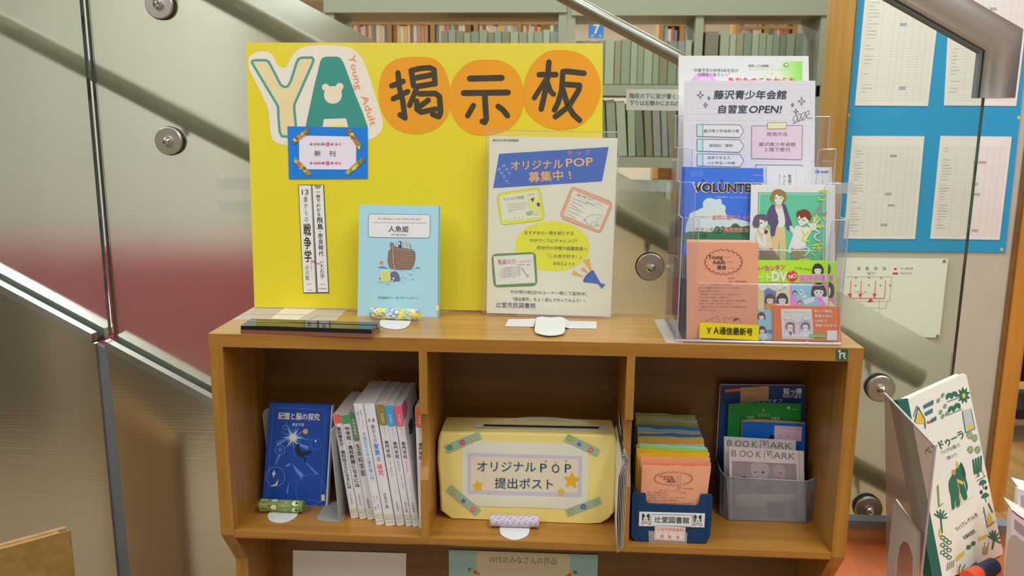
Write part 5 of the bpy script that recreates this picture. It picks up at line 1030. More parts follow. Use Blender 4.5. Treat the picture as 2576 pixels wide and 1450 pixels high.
# ============================================================ MIDDLE COMPARTMENT
YB = .067; YP = Plane((0, YB, 0))
t = thing('paper_covered_box', 'yellow paper-covered collection box reading オリジナルPOP 提出ポスト in the middle compartment', 'box', (0, .1, SHZ))
out = [(1106, 1092), (1110, 1088), (1330, 1091), (1542, 1096), (1549, 1101), (1552, 1120), (1551, 1180), (1547, 1270), (1545, 1292), (1532, 1308), (1514, 1319.5), (1484, 1322.5), (1300, 1316), (1132, 1307.5), (1107, 1287), (1104, 1220), (1099, 1161), (1101, 1110)]
YM = mat('box_yellow', tuple(v/.60 for v in lin((206, 190, 114))), .42, coat=.15, bump=((25, 25, 25), .5))
BD = .078
P_ = [YP.hit(x, y) for x, y in out]; cx = sum((p for p in P_), V())/len(P_); n = len(P_); b = MB(); rings = []
for dy, kx, kz in ((0, .972, .965), (.0012, .985, .982), (.005, 1, 1), (BD-.006, 1, 1), (BD, .985, .98)):
    rings.append([V((cx.x+(p.x-cx.x)*kx, YB+dy, max(SHZ+.001, cx.z+(p.z-cx.z)*kz))) for p in P_])
k0 = len(b.v); b.add(rings[0], [tuple(range(n))], YM); b.add(rings[-1], [tuple(range(n-1, -1, -1))], YM)
for A1, B1 in zip(rings, rings[1:]): b.add(A1+B1, [(i, (i+1) % n, n+(i+1) % n, n+i) for i in range(n)], YM, True)
b.build('box_body', t, bevel=0)
ztop = P_[3].z; FT = Flat(ztop+.0006)
tl_ = slab(FT, [(1192, 1066), (1528, 1073), (1529, 1083), (1190, 1075)], .0003, ink((190, 190, 200), .8)).build('slot_label', t)
a = Art(FT, k=.8); a.poly([(1217, 1068), (1506, 1074), (1507, 1079), (1216, 1073)], (40, 42, 36), 2); a.build('slot', tl_)
b = MB(); tops = []
FPp = Plane((0, YB+.055, 0))
for i in range(13):
    u = i/12; tops.append((1217+(1510-1217)*u, 1066-19*math.sin(pi*u)**.8+5*u))
b.extr([FPp.hit(x, y) for x, y in tops]+[FPp.hit(1510, 1073), FPp.hit(1217, 1068)], (0, .0008, 0), 'tape_clear'); b.build('lid_flap', t)
LBL = Plane((0, YB-.0006, 0))
ls_ = slab(LBL, [(1162, 1109), (1481, 1119), (1477, 1283), (1197, 1275), (1161, 1270)], .0004, ink((198, 186, 172), .55)).build('label_sheet', t)
a = Art(LBL, k=.55).crop(1060, 980, 3.085)
LV_ = (168, 162, 178)
a.poly([(358, 493), (1247, 519), (1242, 838), (358, 812)], LV_, 1).poly([(386, 521), (1219, 544), (1212, 806), (384, 784)], (196, 178, 158), 2)
def shad(s_, x0, y0, x1, y1, h, bd=.0): a.text(s_, x0+5, y0+5, x1+5, y1+5, h, (120, 150, 170), 3, bd); a.text(s_, x0, y0, x1, y1, h, (58, 58, 58), 4, bd)
shad('オリジナル', 432, 598, 888, 604, 92); shad('P', 922, 607, 972, 608, 96); shad('O', 1012, 612, 1070, 613, 98); shad('P', 1113, 611, 1162, 612, 96); shad('提出ポスト', 568, 728, 1022, 738, 90, .003)
for ch, x, y in (('ポ', 955, 562), ('ッ', 1032, 566), ('プ', 1112, 560)): a.text(ch, x, y, x+20, y, 24, (58, 58, 58), 4)
def star(cx_, cy_, R, r, c, ang=0., ly=5): a.poly([(cx_+(R if i % 2 == 0 else r)*math.sin(ang+i*pi/5), cy_-(R if i % 2 == 0 else r)*math.cos(ang+i*pi/5)) for i in range(10)], c, ly)
star(437, 752, 50, 26, (206, 150, 40), -.15); star(1165, 708, 70, 34, (206, 146, 36), .1); star(1084, 798, 34, 17, (206, 150, 44), .05)
a.poly([(420, 848), (860, 862), (1000, 880), (995, 922), (415, 905)], (200, 184, 160), 3).build('label_print', ls_)
for i, (pts, dec) in enumerate((([(176, 440), (445, 327), (467, 383), (206, 500)], ((222, 452, (50, 120, 100)), (318, 413, (170, 60, 100)), (400, 380, (140, 150, 110)))), ([(1140, 345), (1385, 468), (1362, 526), (1104, 400)], ((1150, 378, (130, 140, 90)), (1225, 427, (70, 90, 140)), (1315, 470, (180, 90, 90)))), ([(232, 738), (465, 937), (420, 984), (190, 788)], ((252, 800, (140, 140, 80)), (325, 868, (70, 84, 130)), (400, 932, (180, 90, 100)))), ([(1117, 932), (1382, 838), (1396, 890), (1137, 990)], ((1160, 950, (140, 140, 80)), (1258, 912, (60, 90, 120)), (1350, 880, (130, 140, 110)))))):
    a = Art(LBL, k=.55, base=.0004).crop(1060, 980, 3.085); a.poly(pts, (138, 160, 132), 1)
    for k in range(5): 
        u = (k+.5)/5; p = [pts[0][j]*(1-u)+pts[3][j]*u for j in (0, 1)]; q_ = [pts[1][j]*(1-u)+pts[2][j]*u for j in (0, 1)]; a.line([tuple(p), tuple(q_)], 3, (112, 146, 136), 2, cap=False)
    for j, (x, y, c) in enumerate(dec):
        if j == 1 and i in (1, 2): a.poly([(x+(26 if k % 2 == 0 else 10)*math.sin(k*pi/5), y-(26 if k % 2 == 0 else 10)*math.cos(k*pi/5)) for k in range(10)], c, 4)
        else: a.blob([(x+22*cos(k*.9)*(1+.2*(k % 2)), y+20*sin(k*.9)) for k in range(7)], c, 4, 3).line([(x-10, y-6), (x, y+8), (x+12, y-4)], 3, (190, 180, 160), 5)
    a.build('washi_tape', t)
t = thing('book_stand', 'white base plate with a dotted white and blue roll holding up the yellow box', 'book stand', atZ(1295, 1335, SHZ))
tongue(spline([(1258, 1327), (1257, 1335), (1262, 1346), (1278, 1355), (1294, 1358.5), (1312, 1355), (1327, 1347), (1332, 1336), (1332, 1326)], False)+[(1330, 1312), (1260, 1311)], z, t)
roll((1233, 1310), (1356, 1313), z+.0105, .0098, 'paper_roll', t, [(178, 164, 166), (70, 84, 150), (96, 106, 160)], 2)
# sheaf of clipped sheets leaning at the right of the box
t = thing('paper_sheaf', 'clipped sheaf of white sheets standing between the yellow box and the right divider', 'paper', (.135, .03, SHZ-.02))
for i in range(6):
    dx = i*.0016; y0 = -.012+i*.002
    fp = [(1562-9+i*2.6, 1393-i*2.5), (1551+i*4.2, 1300), (1556+i*4.2, 1200), (1566+i*3.2, 1165), (1566+i*1., 1130)]
    F0 = [atY(x, y, y0) for x, y in fp]; Bk = [atY(x, y, .11) for x, y in ((1544+i*2.5, 1290), (1544+i*2.4, 1240), (1546+i*2.2, 1160), (1543+i*2.8, 1100), (1549+i*1.5, 1070))]
    if i == 2: Bk[-1] = atY(1556, 1028, .11); Bk[-2] = atY(1557, 1090, .11)
    if i == 3: Bk[-1] = atY(1560, 1040, .11); Bk[-2] = atY(1560, 1095, .11)
    F0[-1] = (F0[-2]+Bk[-1])*.5 if i < 2 else F0[-1]
    b = MB(); c = ink(((186, 184, 180), (196, 190, 200), (176, 170, 166), (200, 196, 206), (190, 186, 196), (196, 194, 200))[i], .55); n = len(F0)
    for k in range(n-1):
        b.add([F0[k], F0[k+1], Bk[k+1], Bk[k]], [(0, 1, 2, 3)], c, True); d_ = V((.0004, 0, 0)); b.add([F0[k]+d_, F0[k+1]+d_, Bk[k+1]+d_, Bk[k]+d_], [(0, 1, 2, 3)], c, True)
        b.add([F0[k], F0[k+1], F0[k+1]+d_, F0[k]+d_], [(0, 1, 2, 3)], c)
    b.build('sheet', t)
one(lambda b: b.tube([atY(1500+x/3.15, 940+y/3.15, -.014) for x, y in ((228, 775), (218, 700), (222, 650), (210, 650), (210, 760), (205, 690))], .0005, 'chrome', 6), 'paper_clip', t)

# ============================================================ RIGHT COMPARTMENT
YF = .012; FB = Plane((0, YF, 0)); FELT = mat('felt_blue', (.022, .058, .15), .95, spec=.1, bump=(500, .4))
t = thing('felt_box', 'dark blue felt holder with a library label, at the left of the right compartment', 'box', (.23, .07, SHZ))
def c5(x, y): return (1560+x/3.815, 1020+y/3.815)
fpx = [c5(*p) for p in ((128, 843), (238, 848), (248, 860), (250, 915), (262, 938), (290, 950), (720, 967), (750, 958), (762, 930), (768, 868), (785, 858), (875, 858), (889, 872), (868, 1240), (850, 1290), (815, 1325), (160, 1308), (125, 1285), (105, 1235), (116, 855))]
slab(FB, fpx, .003, FELT).build('front', t)
b = MB(); zb = SHZ+.001; A0, A1 = FB.hit(*c5(128, 843)), FB.hit(*c5(875, 858))
b.box(A0.x+.002, A1.x-.002, YF+.003, .165, zb, zb+.003, FELT); b.box(A0.x+.001, A0.x+.004, YF+.003, .165, zb, A0.z-.004, FELT); b.box(A1.x-.006, A1.x-.003, YF+.003, .165, zb, A1.z-.004, FELT); b.box(A0.x+.001, A1.x-.003, .165, .168, zb, A0.z, FELT); b.build('tray', t)
a = Art(FB, k=.55, base=.0002).crop(1560, 1020, 3.815)
SD = (12, 28, 66)
a.line([(155, 870), (152, 1235), (175, 1268), (205, 1280)], 4, SD, 1, cap=False).line([(850, 890), (828, 1235), (805, 1265), (775, 1285)], 4, SD, 1, cap=False).build('stitching', t)
nl_ = slab(FB, [c5(*p) for p in ((184, 1023), (815, 1040), (808, 1174), (180, 1160))], .0004, ink((200, 190, 196), .55), off=.0006).build('name_label', t, label='white label reading 辻堂図書館 between two drawn bulldogs')
a = Art(FB, k=.55, base=.0007).crop(1560, 1020, 3.815)
DG = (48, 58, 50)
a.text('辻堂図書館', 330, 1098, 662, 1108, 66, DG, 3, .012)
for q in ([(310, 1047), (685, 1056), (700, 1070)], [(310, 1155), (680, 1165), (695, 1150)]): a.line(q, 3, DG, 3, cap=False)
for X0, s_ in ((302, -1), (690, 1)): a.line([(X0, 1050), (X0+s_*14, 1070), (X0, 1078), (X0+s_*16, 1092), (X0, 1102), (X0+s_*16, 1114), (X0, 1126), (X0+s_*14, 1140), (X0+s_*2, 1155)], 3, DG, 3, smooth=True, cap=False)
for cx_, cy_ in ((246, 1090), (745, 1102)):
    a.blob([(cx_-28, cy_-50), (cx_-14, cy_-40), (cx_-12, cy_-24), (cx_-34, cy_-16), (cx_-36, cy_-36)], DG, 3).blob([(cx_+28, cy_-48), (cx_+14, cy_-40), (cx_+12, cy_-24), (cx_+34, cy_-14), (cx_+37, cy_-34)], DG, 3)
    a.ell(cx_, cy_, 36, 30, DG, 4, n=18).poly([(cx_-6, cy_-28), (cx_+6, cy_-28), (cx_+20, cy_+8), (cx_+24, cy_+22), (cx_, cy_+30), (cx_-24, cy_+22), (cx_-20, cy_+8)], (200, 190, 196), 5).ell(cx_-16, cy_-2, 8, 8, (170, 170, 165), 6, n=8).ell(cx_+16, cy_-2, 8, 8, (170, 170, 165), 6, n=8).ell(cx_, cy_+8, 5, 4, DG, 7, n=6).line([(cx_-10, cy_+18), (cx_, cy_+13), (cx_+10, cy_+18)], 2.5, DG, 7, cap=False)
    a.line([(cx_-30, cy_+22), (cx_-40, cy_+50), (cx_-22, cy_+54), (cx_-14, cy_+40), (cx_+14, cy_+40), (cx_+24, cy_+56), (cx_+42, cy_+52), (cx_+30, cy_+22)], 4, DG, 4, cap=False)
a.build('label_print', ls_)
slab(FB, [c5(*p) for p in ((272, 1208), (645, 1225), (640, 1340), (275, 1328))], .0004, 'tape_clear', off=.0012).build('clear_pocket', t)
rl_ = slab(FB, [c5(*p) for p in ((334, 1160), (628, 1176), (622, 1309), (327, 1293))], .0003, ink((206, 180, 176), .55), off=.0016).build('reading_label', t)
a = Art(FB, k=.55, base=.0017).crop(1560, 1020, 3.815); RD = (196, 110, 100)
a.line([(343, 1172), (618, 1188), (613, 1298), (340, 1283)], 3.5, RD, 2, True, cap=False).text('辻堂市民図書館', 355, 1192, 605, 1202, 26, RD, 3, .02).text('ＹＡコーナー', 358, 1222, 605, 1232, 22, (206, 140, 130), 3).text('閲　覧　用', 385, 1258, 568, 1268, 32, RD, 3, .03).build('reading_print', rl_)
# newsletters filed in the box, each a folded sheet
NL = [((226, 138, 108), 'salmon'), ((236, 120, 84), 'bright orange'), ((222, 140, 104), 'pale salmon'), ((214, 160, 20), 'golden yellow'), ((236, 150, 50), 'orange'), ((140, 190, 60), 'lime green'), ((140, 190, 200), 'pale blue'), ((150, 190, 80), 'light green'), ((150, 170, 150), 'grey-green'), ((222, 140, 50), 'orange'), ((206, 150, 110), 'peach'), ((150, 170, 80), 'moss green'), ((60, 100, 150), 'mid blue'), ((206, 150, 110), 'peach'), ((120, 150, 160), 'grey-blue'), ((56, 104, 150), 'deep blue'), ((150, 130, 30), 'mustard'), ((130, 150, 140), 'grey-green'), ((170, 140, 90), 'tan'), ((120, 140, 60), 'moss green')]
words = ['first', 'second', 'third', 'fourth', 'fifth', 'sixth', 'seventh', 'eighth', 'ninth', 'tenth', 'eleventh', 'twelfth', 'thirteenth', 'fourteenth', 'fifteenth', 'sixteenth', 'seventeenth', 'eighteenth', 'nineteenth', 'last']
topL = [(1616, 1171), (1617, 1165), (1612, 1147), (1606, 1141), (1602, 1128), (1608, 1122), (1609, 1116), (1601, 1120), (1604, 1117), (1608, 1106), (1604, 1104), (1606, 1099), (1608, 1092), (1605, 1087), (1604, 1076), (1603, 1069), (1600, 1061), (1602, 1054), (1600, 1047), (1598, 1038)]
topR = [(1789, 1175), (1789, 1166), (1787, 1154), (1785, 1141), (1784, 1139), (1781, 1131), (1778, 1127), (1774, 1125), (1772, 1118), (1771, 1108), (1770, 1105), (1768, 1101), (1767, 1093), (1763, 1090), (1762, 1086), (1760, 1076), (1757, 1068), (1754, 1058), (1750, 1052), (1749, 1046)]
rs = random.Random(9); NP = len(NL)
for i, (c, nm) in enumerate(NL):
    yt = .0215+(.16-.0215)*(i/(NP-1))**1.0; yb_ = yt-.004 if i else .0175
    L0, R0 = atY(*topL[i], yt), atY(*topR[i], yt); zb_ = SHZ+.005
    bl, br = V((.178, yb_+.001, zb_)), V((.178+.1035, yb_+.001, zb_))
    if i == 0: bl.x = L0.x-.002; br.x = R0.x-.010
    else: bl.x = L0.x-.001; br.x = min(R0.x-.006, .2825)
    m = ink(c, .62); b = MB(); n = 6; wob = [rs.uniform(-.0012, .0012) for _ in range(n+1)]; wob[0] = wob[n] = 0
    top = [L0+(R0-L0)*(k/n)+V((0, wob[k]*.6, wob[k])) for k in range(n+1)]; bot = [bl+(br-bl)*(k/n) for k in range(n+1)]; dy = V((0, .0016, 0))
    for k in range(n):
        b.add([top[k], top[k+1], bot[k+1], bot[k]], [(0, 1, 2, 3)], m, True); b.add([top[k]+dy, top[k+1]+dy, bot[k+1]+dy, bot[k]+dy], [(0, 1, 2, 3)], m, True); b.add([top[k], top[k+1], top[k+1]+dy, top[k]+dy], [(0, 1, 2, 3)], m)
    b.add([L0, L0+dy, bl+dy, bl], [(0, 1, 2, 3)], m); b.add([R0, R0+dy, br+dy, br], [(0, 1, 2, 3)], m)
    lab = '%s folded newsletter in the blue felt holder, %s counted from the front' % (nm, words[i])
    if i: b.build('newsletter', label=lab, cat='newsletter', group='coloured newsletters in the felt holder')
    else:
        t = thing('newsletter', lab, 'newsletter', (bl+br)/2, 'coloured newsletters in the felt holder'); b.build('sheet', t)
        nrm = (R0-L0).cross(L0-bl).normalized(); NPl = Plane(L0, 0, math.atan2((L0-bl).y, (L0-bl).z)); NPl.n = nrm if nrm.y < 0 else -nrm; NPl.O = L0
        a = Art(NPl, k=.62, base=.0006).crop(1560, 1020, 3.815); DK2 = (92, 62, 56)
        cloud(a, 510, 705, 165, 50, 22, 3.5, DK2); a.text('Young', 375, 682, 508, 684, 26, DK2, 4, .03).text('Adult', 412, 706, 524, 708, 26, DK2, 4, .03).text('通信', 446, 731, 530, 733, 22, DK2, 4, .04)
        for y in (682, 705, 731): a.line([(535, y), (590, y+2)], 2.5, DK2, 4, cap=False)
        a.text('2025.9　藤沢市図書館', 545, 800, 702, 803, 14, DK2, 4).line([(545, 784), (590, 785)], 3, DK2, 4, cap=False)
        for k, (x0, x1, s_) in enumerate(((375, 580, '10代の皆さん、こんにちは！'), (265, 638, '皆さんと図書館とを結ぶフリーペーパーYA通信、'), (265, 468, '第38号をお届けします'), (282, 640, '第1特集は、10代の皆さんからご応募いただいた'), (266, 555, '「おすすめPOPのご紹介」第8弾です'), (284, 690, '第2特集は、お店屋さんの本特集です。お店の登場す'))): a.text(s_, x0, (817, 838, 861, 885, 913, 941)[k], x1, (819, 841, 862, 888, 914, 944)[k], 14, DK2, 4)
        a.line([(240, 660), (250, 610), (310, 620)], 2.5, (214, 120, 90), 4).build('print', t)
# translucent bin
t = thing('plastic_bin', 'frosted grey plastic bin holding booklets at the right of the right compartment', 'bin', (.40, .13, SHZ))
BF, BR_ = .098, .183
def c6(x, y): return (1780+x/3.625, 940+y/3.625)
FPl = Plane((0, BF, 0)); 
fl, frr = FPl.hit(*c6(172, 950)), FPl.hit(*c6(905, 985)); bl, br = FPl.hit(*c6(190, 1385)), FPl.hit(*c6(890, 1400))
lt, rt_ = Plane((0, BR_, 0)).hit(*c6(78, 775)), Plane((0, BR_, 0)).hit(*c6(930, 880)); lm, rm = Plane((0, BF+.02, 0)).hit(*c6(120, 890)), Plane((0, BF+.006, 0)).hit(*c6(985, 955))
zb = SHZ+.001; lo_l = V((bl.x-.012, BF+.02, zb)); lo_r = V((br.x+.012, BF+.012, zb)); bl.z = br.z = zb
FG_ = 'bin_plastic'
def panel4(b, p, th): b.extr(p, th, FG_)
one(lambda b: b.extr([fl, frr, br, bl], (0, .0016, 0), FG_), 'front', t)
one(lambda b: b.extr([fl, bl, lo_l, lm], (.0012, .0004, 0), FG_).extr([lm, lo_l, V((lt.x+.008, BR_, zb)), lt], (.0014, 0, 0), FG_), 'side', t)
one(lambda b: b.extr([frr, br, lo_r, rm], (-.0012, .0004, 0), FG_).extr([rm, lo_r, V((rt_.x-.008, BR_, zb)), rt_], (-.0014, 0, 0), FG_), 'side', t)
one(lambda b: b.extr([V((bl.x, BF, zb)), V((br.x, BF, zb)), lo_r, V((rt_.x-.008, BR_, zb)), V((lt.x+.008, BR_, zb)), lo_l], (0, 0, .0015), FG_), 'bottom', t)
b = MB(); b.tube([lt, lm, fl, frr, rm, rt_], .0011, mat('bin_rim', (.48, .49, .54), .35), 8); b.build('rim', t)
def bin_item(name, lab, Yv, q, th, c, lean=.03, k=.5):
    pl = Plane((0, Yv, SHZ+.004), 0, lean); t = thing(name, lab, 'booklet', pl.hit(*q[3]), 'booklets in the plastic bin'); slab(pl, q, th, ink(c, k), ink(tuple(min(255, v+40) for v in c), k)).build('sheets', t); return t, pl
t, pl = bin_item('booklet', 'navy booklet with white heading, tallest at the back of the plastic bin', .162, [c6(118, 108), c6(886, 112), c6(880, 1290), c6(85, 1260)], .003, (22, 52, 98))
slab(pl, [c6(112, 104), c6(130, 98), c6(885, 104), c6(886, 112), c6(118, 108), c6(84, 760), c6(76, 770)], .002, ink((150, 130, 140), .5), off=-.001).build('page_edge', t)
a = Art(pl, k=.5).crop(1780, 940, 3.625)
a.text('知っ得', 692, 163, 858, 166, 62, (176, 176, 186), 3, .05).text('契約の基本', 686, 208, 858, 212, 34, (140, 146, 162), 3, .03).poly([(155, 158), (160, 148), (300, 135), (300, 160), (165, 174)], (196, 84, 36), 3).poly([(300, 130), (558, 115), (556, 250), (298, 268)], (150, 124, 90), 3).text('辻堂市民図書館', 330, 160, 530, 148, 26, (160, 92, 78), 4).text('閲覧用', 350, 218, 440, 212, 26, (166, 92, 78), 4).text('クーリングオフ', 335, 262, 680, 250, 40, (180, 180, 190), 2, .03).build('cover_print', t)
t, pl = bin_item('booklet', 'green booklet in the plastic bin, in front of the navy one', .149, [c6(192, 284), c6(340, 266), c6(852, 278), c6(845, 1290), c6(160, 1280)], .002, (20, 104, 42))
a = Art(pl, k=.5).crop(1780, 940, 3.625); a.ell(740, 315, 16, 14, (120, 160, 120), 3).text('Green', 765, 327, 822, 330, 22, (110, 156, 110), 3).ell(508, 335, 10, 10, (150, 140, 30), 3).text('大切な', 355, 405, 425, 405, 40, (150, 180, 150), 3, .01).text('消費者', 575, 412, 660, 412, 30, (150, 180, 150), 3)
for k in range(-3, 4): a.line([(508+k*14, 398), (508+k*18, 375-6*(3-abs(k)))], 3, (150, 180, 150), 3, cap=False)
a.line([(360, 362), (430, 350), (508, 346), (590, 350), (650, 360)], 2.5, (60, 130, 70), 3, smooth=True, cap=False).build('cover_print', t)
t, pl = bin_item('booklet', 'bright blue booklet with a pink stamp, right side of the plastic bin', .139, [c6(320, 440), c6(890, 462), c6(880, 1290), c6(300, 1280)], .006, (0, 80, 156))
slab(pl, [c6(312, 428), c6(480, 420), c6(893, 450), c6(890, 462), c6(320, 440), c6(300, 1280), c6(292, 1280)], .004, ink((150, 110, 84), .5), off=-.002).build('page_edge', t)
a = Art(pl, k=.5).crop(1780, 940, 3.625); a.poly([(612, 475), (862, 488), (855, 620), (602, 605)], (168, 150, 170), 3).text('辻堂市民図書館', 625, 498, 850, 508, 26, (180, 110, 130), 4).text('ＹＡ', 655, 540, 790, 548, 26, (180, 120, 140), 4).text('閲　覧　用', 650, 572, 810, 580, 30, (180, 110, 130), 4, .02).blob([(560, 600), (565, 575), (590, 560), (608, 575), (600, 610)], (30, 26, 40), 3).build('cover_print', t)
BKG = (168, 160, 160)
def bookmark(lab, Yv, q, th, ty):
    t, pl = bin_item('booklet', lab, Yv, q, th, BKG)
    a = Art(pl, k=.5).crop(1780, 940, 3.625)
    (x0, y0), (x1, y1) = ty; DC = (96, 92, 92)
    def at(u, v=0): return (x0+(x1-x0)*u, y0+(y1-y0)*u+v)
    def seg(s_, u0, u1): a.text(s_, *at(u0), *at(u1), 84, DC, 3, -.012)
    seg('B', 0, .075); seg('OO', .12, .34); seg('K', .385, .465); seg('ARK', .655, 1.0)
    a.line([at(.515, 32), at(.52, -28), at(.555, -36), at(.575, 0), at(.60, -25), at(.575, -30), at(.562, -8), at(.58, 8), at(.61, -30), at(.628, -34), at(.635, 32)], 5, DC, 3, smooth=True, cap=False)
    return t, pl, a
t, pl, a = bookmark('grey booklet headed BOOKMARK, the rear one of two in the plastic bin', .124, [c6(150, 576), c6(806, 614), c6(800, 1330), c6(150, 1310)], .0015, ((178, 632), (770, 662))); a.build('cover_print', t)
t, pl, a = bookmark('grey booklet headed BOOKMARK with a picture of faces, the front one in the plastic bin', .106, [c6(196, 668), c6(878, 712), c6(888, 1370), c6(205, 1338)], .003, ((220, 725), (800, 755)))
a.line([(832, 712), (850, 1350)], 3, (130, 122, 120), 3, cap=False)
a.poly([(222, 798), (806, 826), (832, 1330), (226, 1308)], (120, 110, 112), 2)
a.blob([(400, 830), (500, 815), (560, 860), (540, 960), (470, 990), (410, 940)], (142, 130, 132), 3).blob([(600, 850), (680, 840), (710, 900), (680, 980), (620, 960)], (136, 124, 128), 3)
for x, y, r in ((437, 903, 10), (506, 903, 14), (665, 912, 9)): a.ell(x, y, r, r*.8, (74, 62, 84), 5, n=8)
a.line([(440, 950), (465, 945)], 5, (90, 76, 84), 5).poly([(285, 965), (300, 945), (335, 938), (365, 950), (375, 968)], (50, 46, 46), 5).poly([(300, 970), (380, 965), (400, 1080), (310, 1110)], (100, 94, 106), 4).poly([(440, 1040), (560, 1000), (630, 1110), (440, 1110)], (92, 86, 98), 4).rect(250, 1100, 800, 1160, (166, 162, 150), 5).rect(250, 1160, 530, 1210, (150, 146, 136), 5).rect(540, 1190, 700, 1320, (84, 78, 98), 4)
for x in (700, 720, 740): a.line([(x-90, 920+(x-700)), (x-60, 960)], 3, (90, 80, 90), 5, cap=False)
a.build('cover_print', t)

# ============================================================ BENCH AT THE RIGHT
t = thing('display_bench', 'low display bench with an orange top and wooden back rail right of the bookcase', 'bench', (.9, .1, 0))
one(lambda b: b.box(.502, 1.7, -.25, .24, .556, .576, 'orange_top'), 'top', t)
one(lambda b: b.box(.502, 1.7, .222, .240, .576, .6035, 'wood_pale'), 'back_rail', t)
one(lambda b: b.box(.502, 1.7, .218, .244, .6035, .618, 'grey_blue'), 'trim_strip', t)
one(lambda b: b.box(.51, 1.7, -.24, .235, 0, .556, 'wood_pale'), 'body', t)
BPl = Plane((.86, .2, .5785), .62, .30)
def bh(x, y, off=0.): return BPl.hit(x, y, off)
q = [(2283, 1004), (2424, 940), (2431, 943), (2523, 1390), (2519, 1397), (2372, 1462)]
t = thing('picture_book', 'large cream picture book with a green elephant, leaning in the stand on the orange bench', 'book', bh(2450, 1430))
b = MB(); P_ = [bh(x, y) for x, y in q]; n_ = -BPl.n; b.extr(P_, n_*.0025, ink((228, 222, 208), .8)); b.extr([p+n_*.0125 for p in P_], n_*.0025, ink((228, 222, 208), .8)); b.build('cover', t)
one(lambda b: b.extr([bh(x, y)+n_*.0025 for x, y in ((2272, 1012), (2422, 946), (2515, 1388), (2370, 1452))], n_*.010, 'pages'), 'pages', t)
SPN = [bh(x, y, .0004) for x, y in ((2258, 1008), (2284, 1003), (2373, 1464), (2350, 1475))]
one(lambda b: b.extr(SPN, n_*.0155, ink((38, 98, 84), .8)), 'spine_cloth', t)
a = Art(BPl, k=.75, base=.0004).crop(2200, 920, 2.736)
Gn, Yl, Tb = (52, 106, 86), (206, 180, 74), (70, 110, 120)
a.text('ベンドゥーラ', 345, 600, 612, 470, 66, Gn, 3, .035)
a.text('ジャングルの救いで', 460, 600, 586, 545, 32, (96, 104, 100), 3, .01).text('活躍したゾウ', 498, 640, 566, 610, 26, (96, 104, 100), 3, .01).text('ウィリアム･グリル 作', 562, 1130, 708, 1025, 34, (70, 90, 84), 3, .015).text('佐藤絵里訳', 612, 1190, 692, 1138, 30, (70, 90, 84), 3, .015)
a.blob([(512, 800), (540, 745), (580, 690), (600, 676), (622, 720), (628, 770), (642, 830), (636, 868), (628, 830), (622, 800), (612, 800), (640, 905), (615, 925), (590, 870), (580, 880), (590, 960), (565, 975), (556, 920), (555, 975), (535, 990), (525, 900), (515, 860)], Gn, 2, 3)
a.blob([(590, 680), (600, 672), (626, 740), (622, 770), (600, 740)], (36, 84, 66), 3).poly([(562, 650), (576, 672), (580, 700), (566, 710)], Yl, 4).ell(546, 735, 14, 20, (206, 130, 90), 4).poly([(565, 780), (612, 800), (606, 822), (570, 802)], Yl, 4).line([(572, 800), (600, 940)], 5, Yl, 4, cap=False).line([(560, 930), (552, 960)], 4, (190, 190, 130), 4, cap=False)
for k in range(12): a.line([(520+k*14, 1012-k*9), (530+k*14, 990-k*9)], 2, (170, 176, 150), 2, cap=False)
for k, (x, y) in enumerate(((335, 275), (345, 325), (385, 372))): a.poly([(x, y), (x+70-k*15, y-40+k*8), (x+72-k*15, y-8+k*6), (x+4, y+24)], Tb, 3)
a.rect(362, 382, 384, 398, (200, 70, 70), 4).poly([(272, 400), (312, 300), (352, 400)], Yl, 3).line([(275, 400), (300, 285), (345, 370), (350, 430)], 8, Gn, 3).line([(270, 350), (290, 280)], 8, (110, 140, 140), 3)
for x, y in ((440, 240), (470, 205), (485, 280), (455, 320), (470, 350), (500, 330)): a.ell(x, y, 12, 18, (Yl, Gn, (120, 150, 120))[x % 3], 3, .4, 8)
for x, y in ((515, 210), (550, 200), (530, 300), (570, 280)): a.blob([(x-22, y+20), (x-20, y-10), (x, y-22), (x+20, y-14), (x+22, y+14), (x+10, y+16), (x, y+4), (x-10, y+22)], Gn, 3, 3)
a.line([(500, 250), (580, 222)], 5, Tb, 3).line([(510, 340), (600, 300)], 5, Tb, 3)
a.poly([(614+(48 if k % 2 else 26)*cos(k*pi/9), 205+(62 if k % 2 else 36)*sin(k*pi/9)) for k in range(18)], Gn, 3).ell(615, 208, 12, 18, Yl, 4)
a.poly([(603, 310), (664, 296), (690, 435), (628, 462)], (176, 186, 180), 3).poly([(636, 450), (655, 395), (688, 432)], Yl, 4).line([(606, 320), (628, 462), (692, 435), (664, 300)], 5, Tb, 4)
for x, y in ((655, 480), (690, 500), (660, 580), (710, 580)): a.blob([(x-22, y), (x-10, y-24), (x+14, y-22), (x+20, y+8), (x, y+26)], (130, 156, 120), 3, 3).line([(x-14, y+14), (x+12, y-14)], 4, Yl, 4)
for k in range(4): a.line([(690+k*14, 745-k*6), (680+k*18, 650-k*8)], 12, Gn, 3)
a.line([(715, 760), (712, 720)], 14, Gn, 3).line([(705, 795), (765, 760)], 5, Tb, 3).line([(700, 770), (712, 750)], 6, (200, 130, 120), 3).line([(740, 720), (756, 756)], 5, (200, 130, 120), 3)
for x, y in ((745, 815), (762, 905)): a.blob([(x-26, y+8), (x-14, y-22), (x+12, y-28), (x+26, y-8), (x, y+6)], Gn, 3, 3).line([(x, y), (x+6, y+34)], 5, Gn, 3)
for x, y in ((735, 872), (768, 842)): a.ell(x, y, 10, 14, (70, 50, 80), 3, n=8)
a.poly([(765, 1105), (790, 1010), (822, 1080)], Yl, 3).line([(752, 975), (778, 1115), (828, 1075)], 5, Tb, 4).line([(785, 950), (812, 1010)], 9, Gn, 4).line([(750, 1000), (765, 1040)], 7, (130, 150, 130), 3)
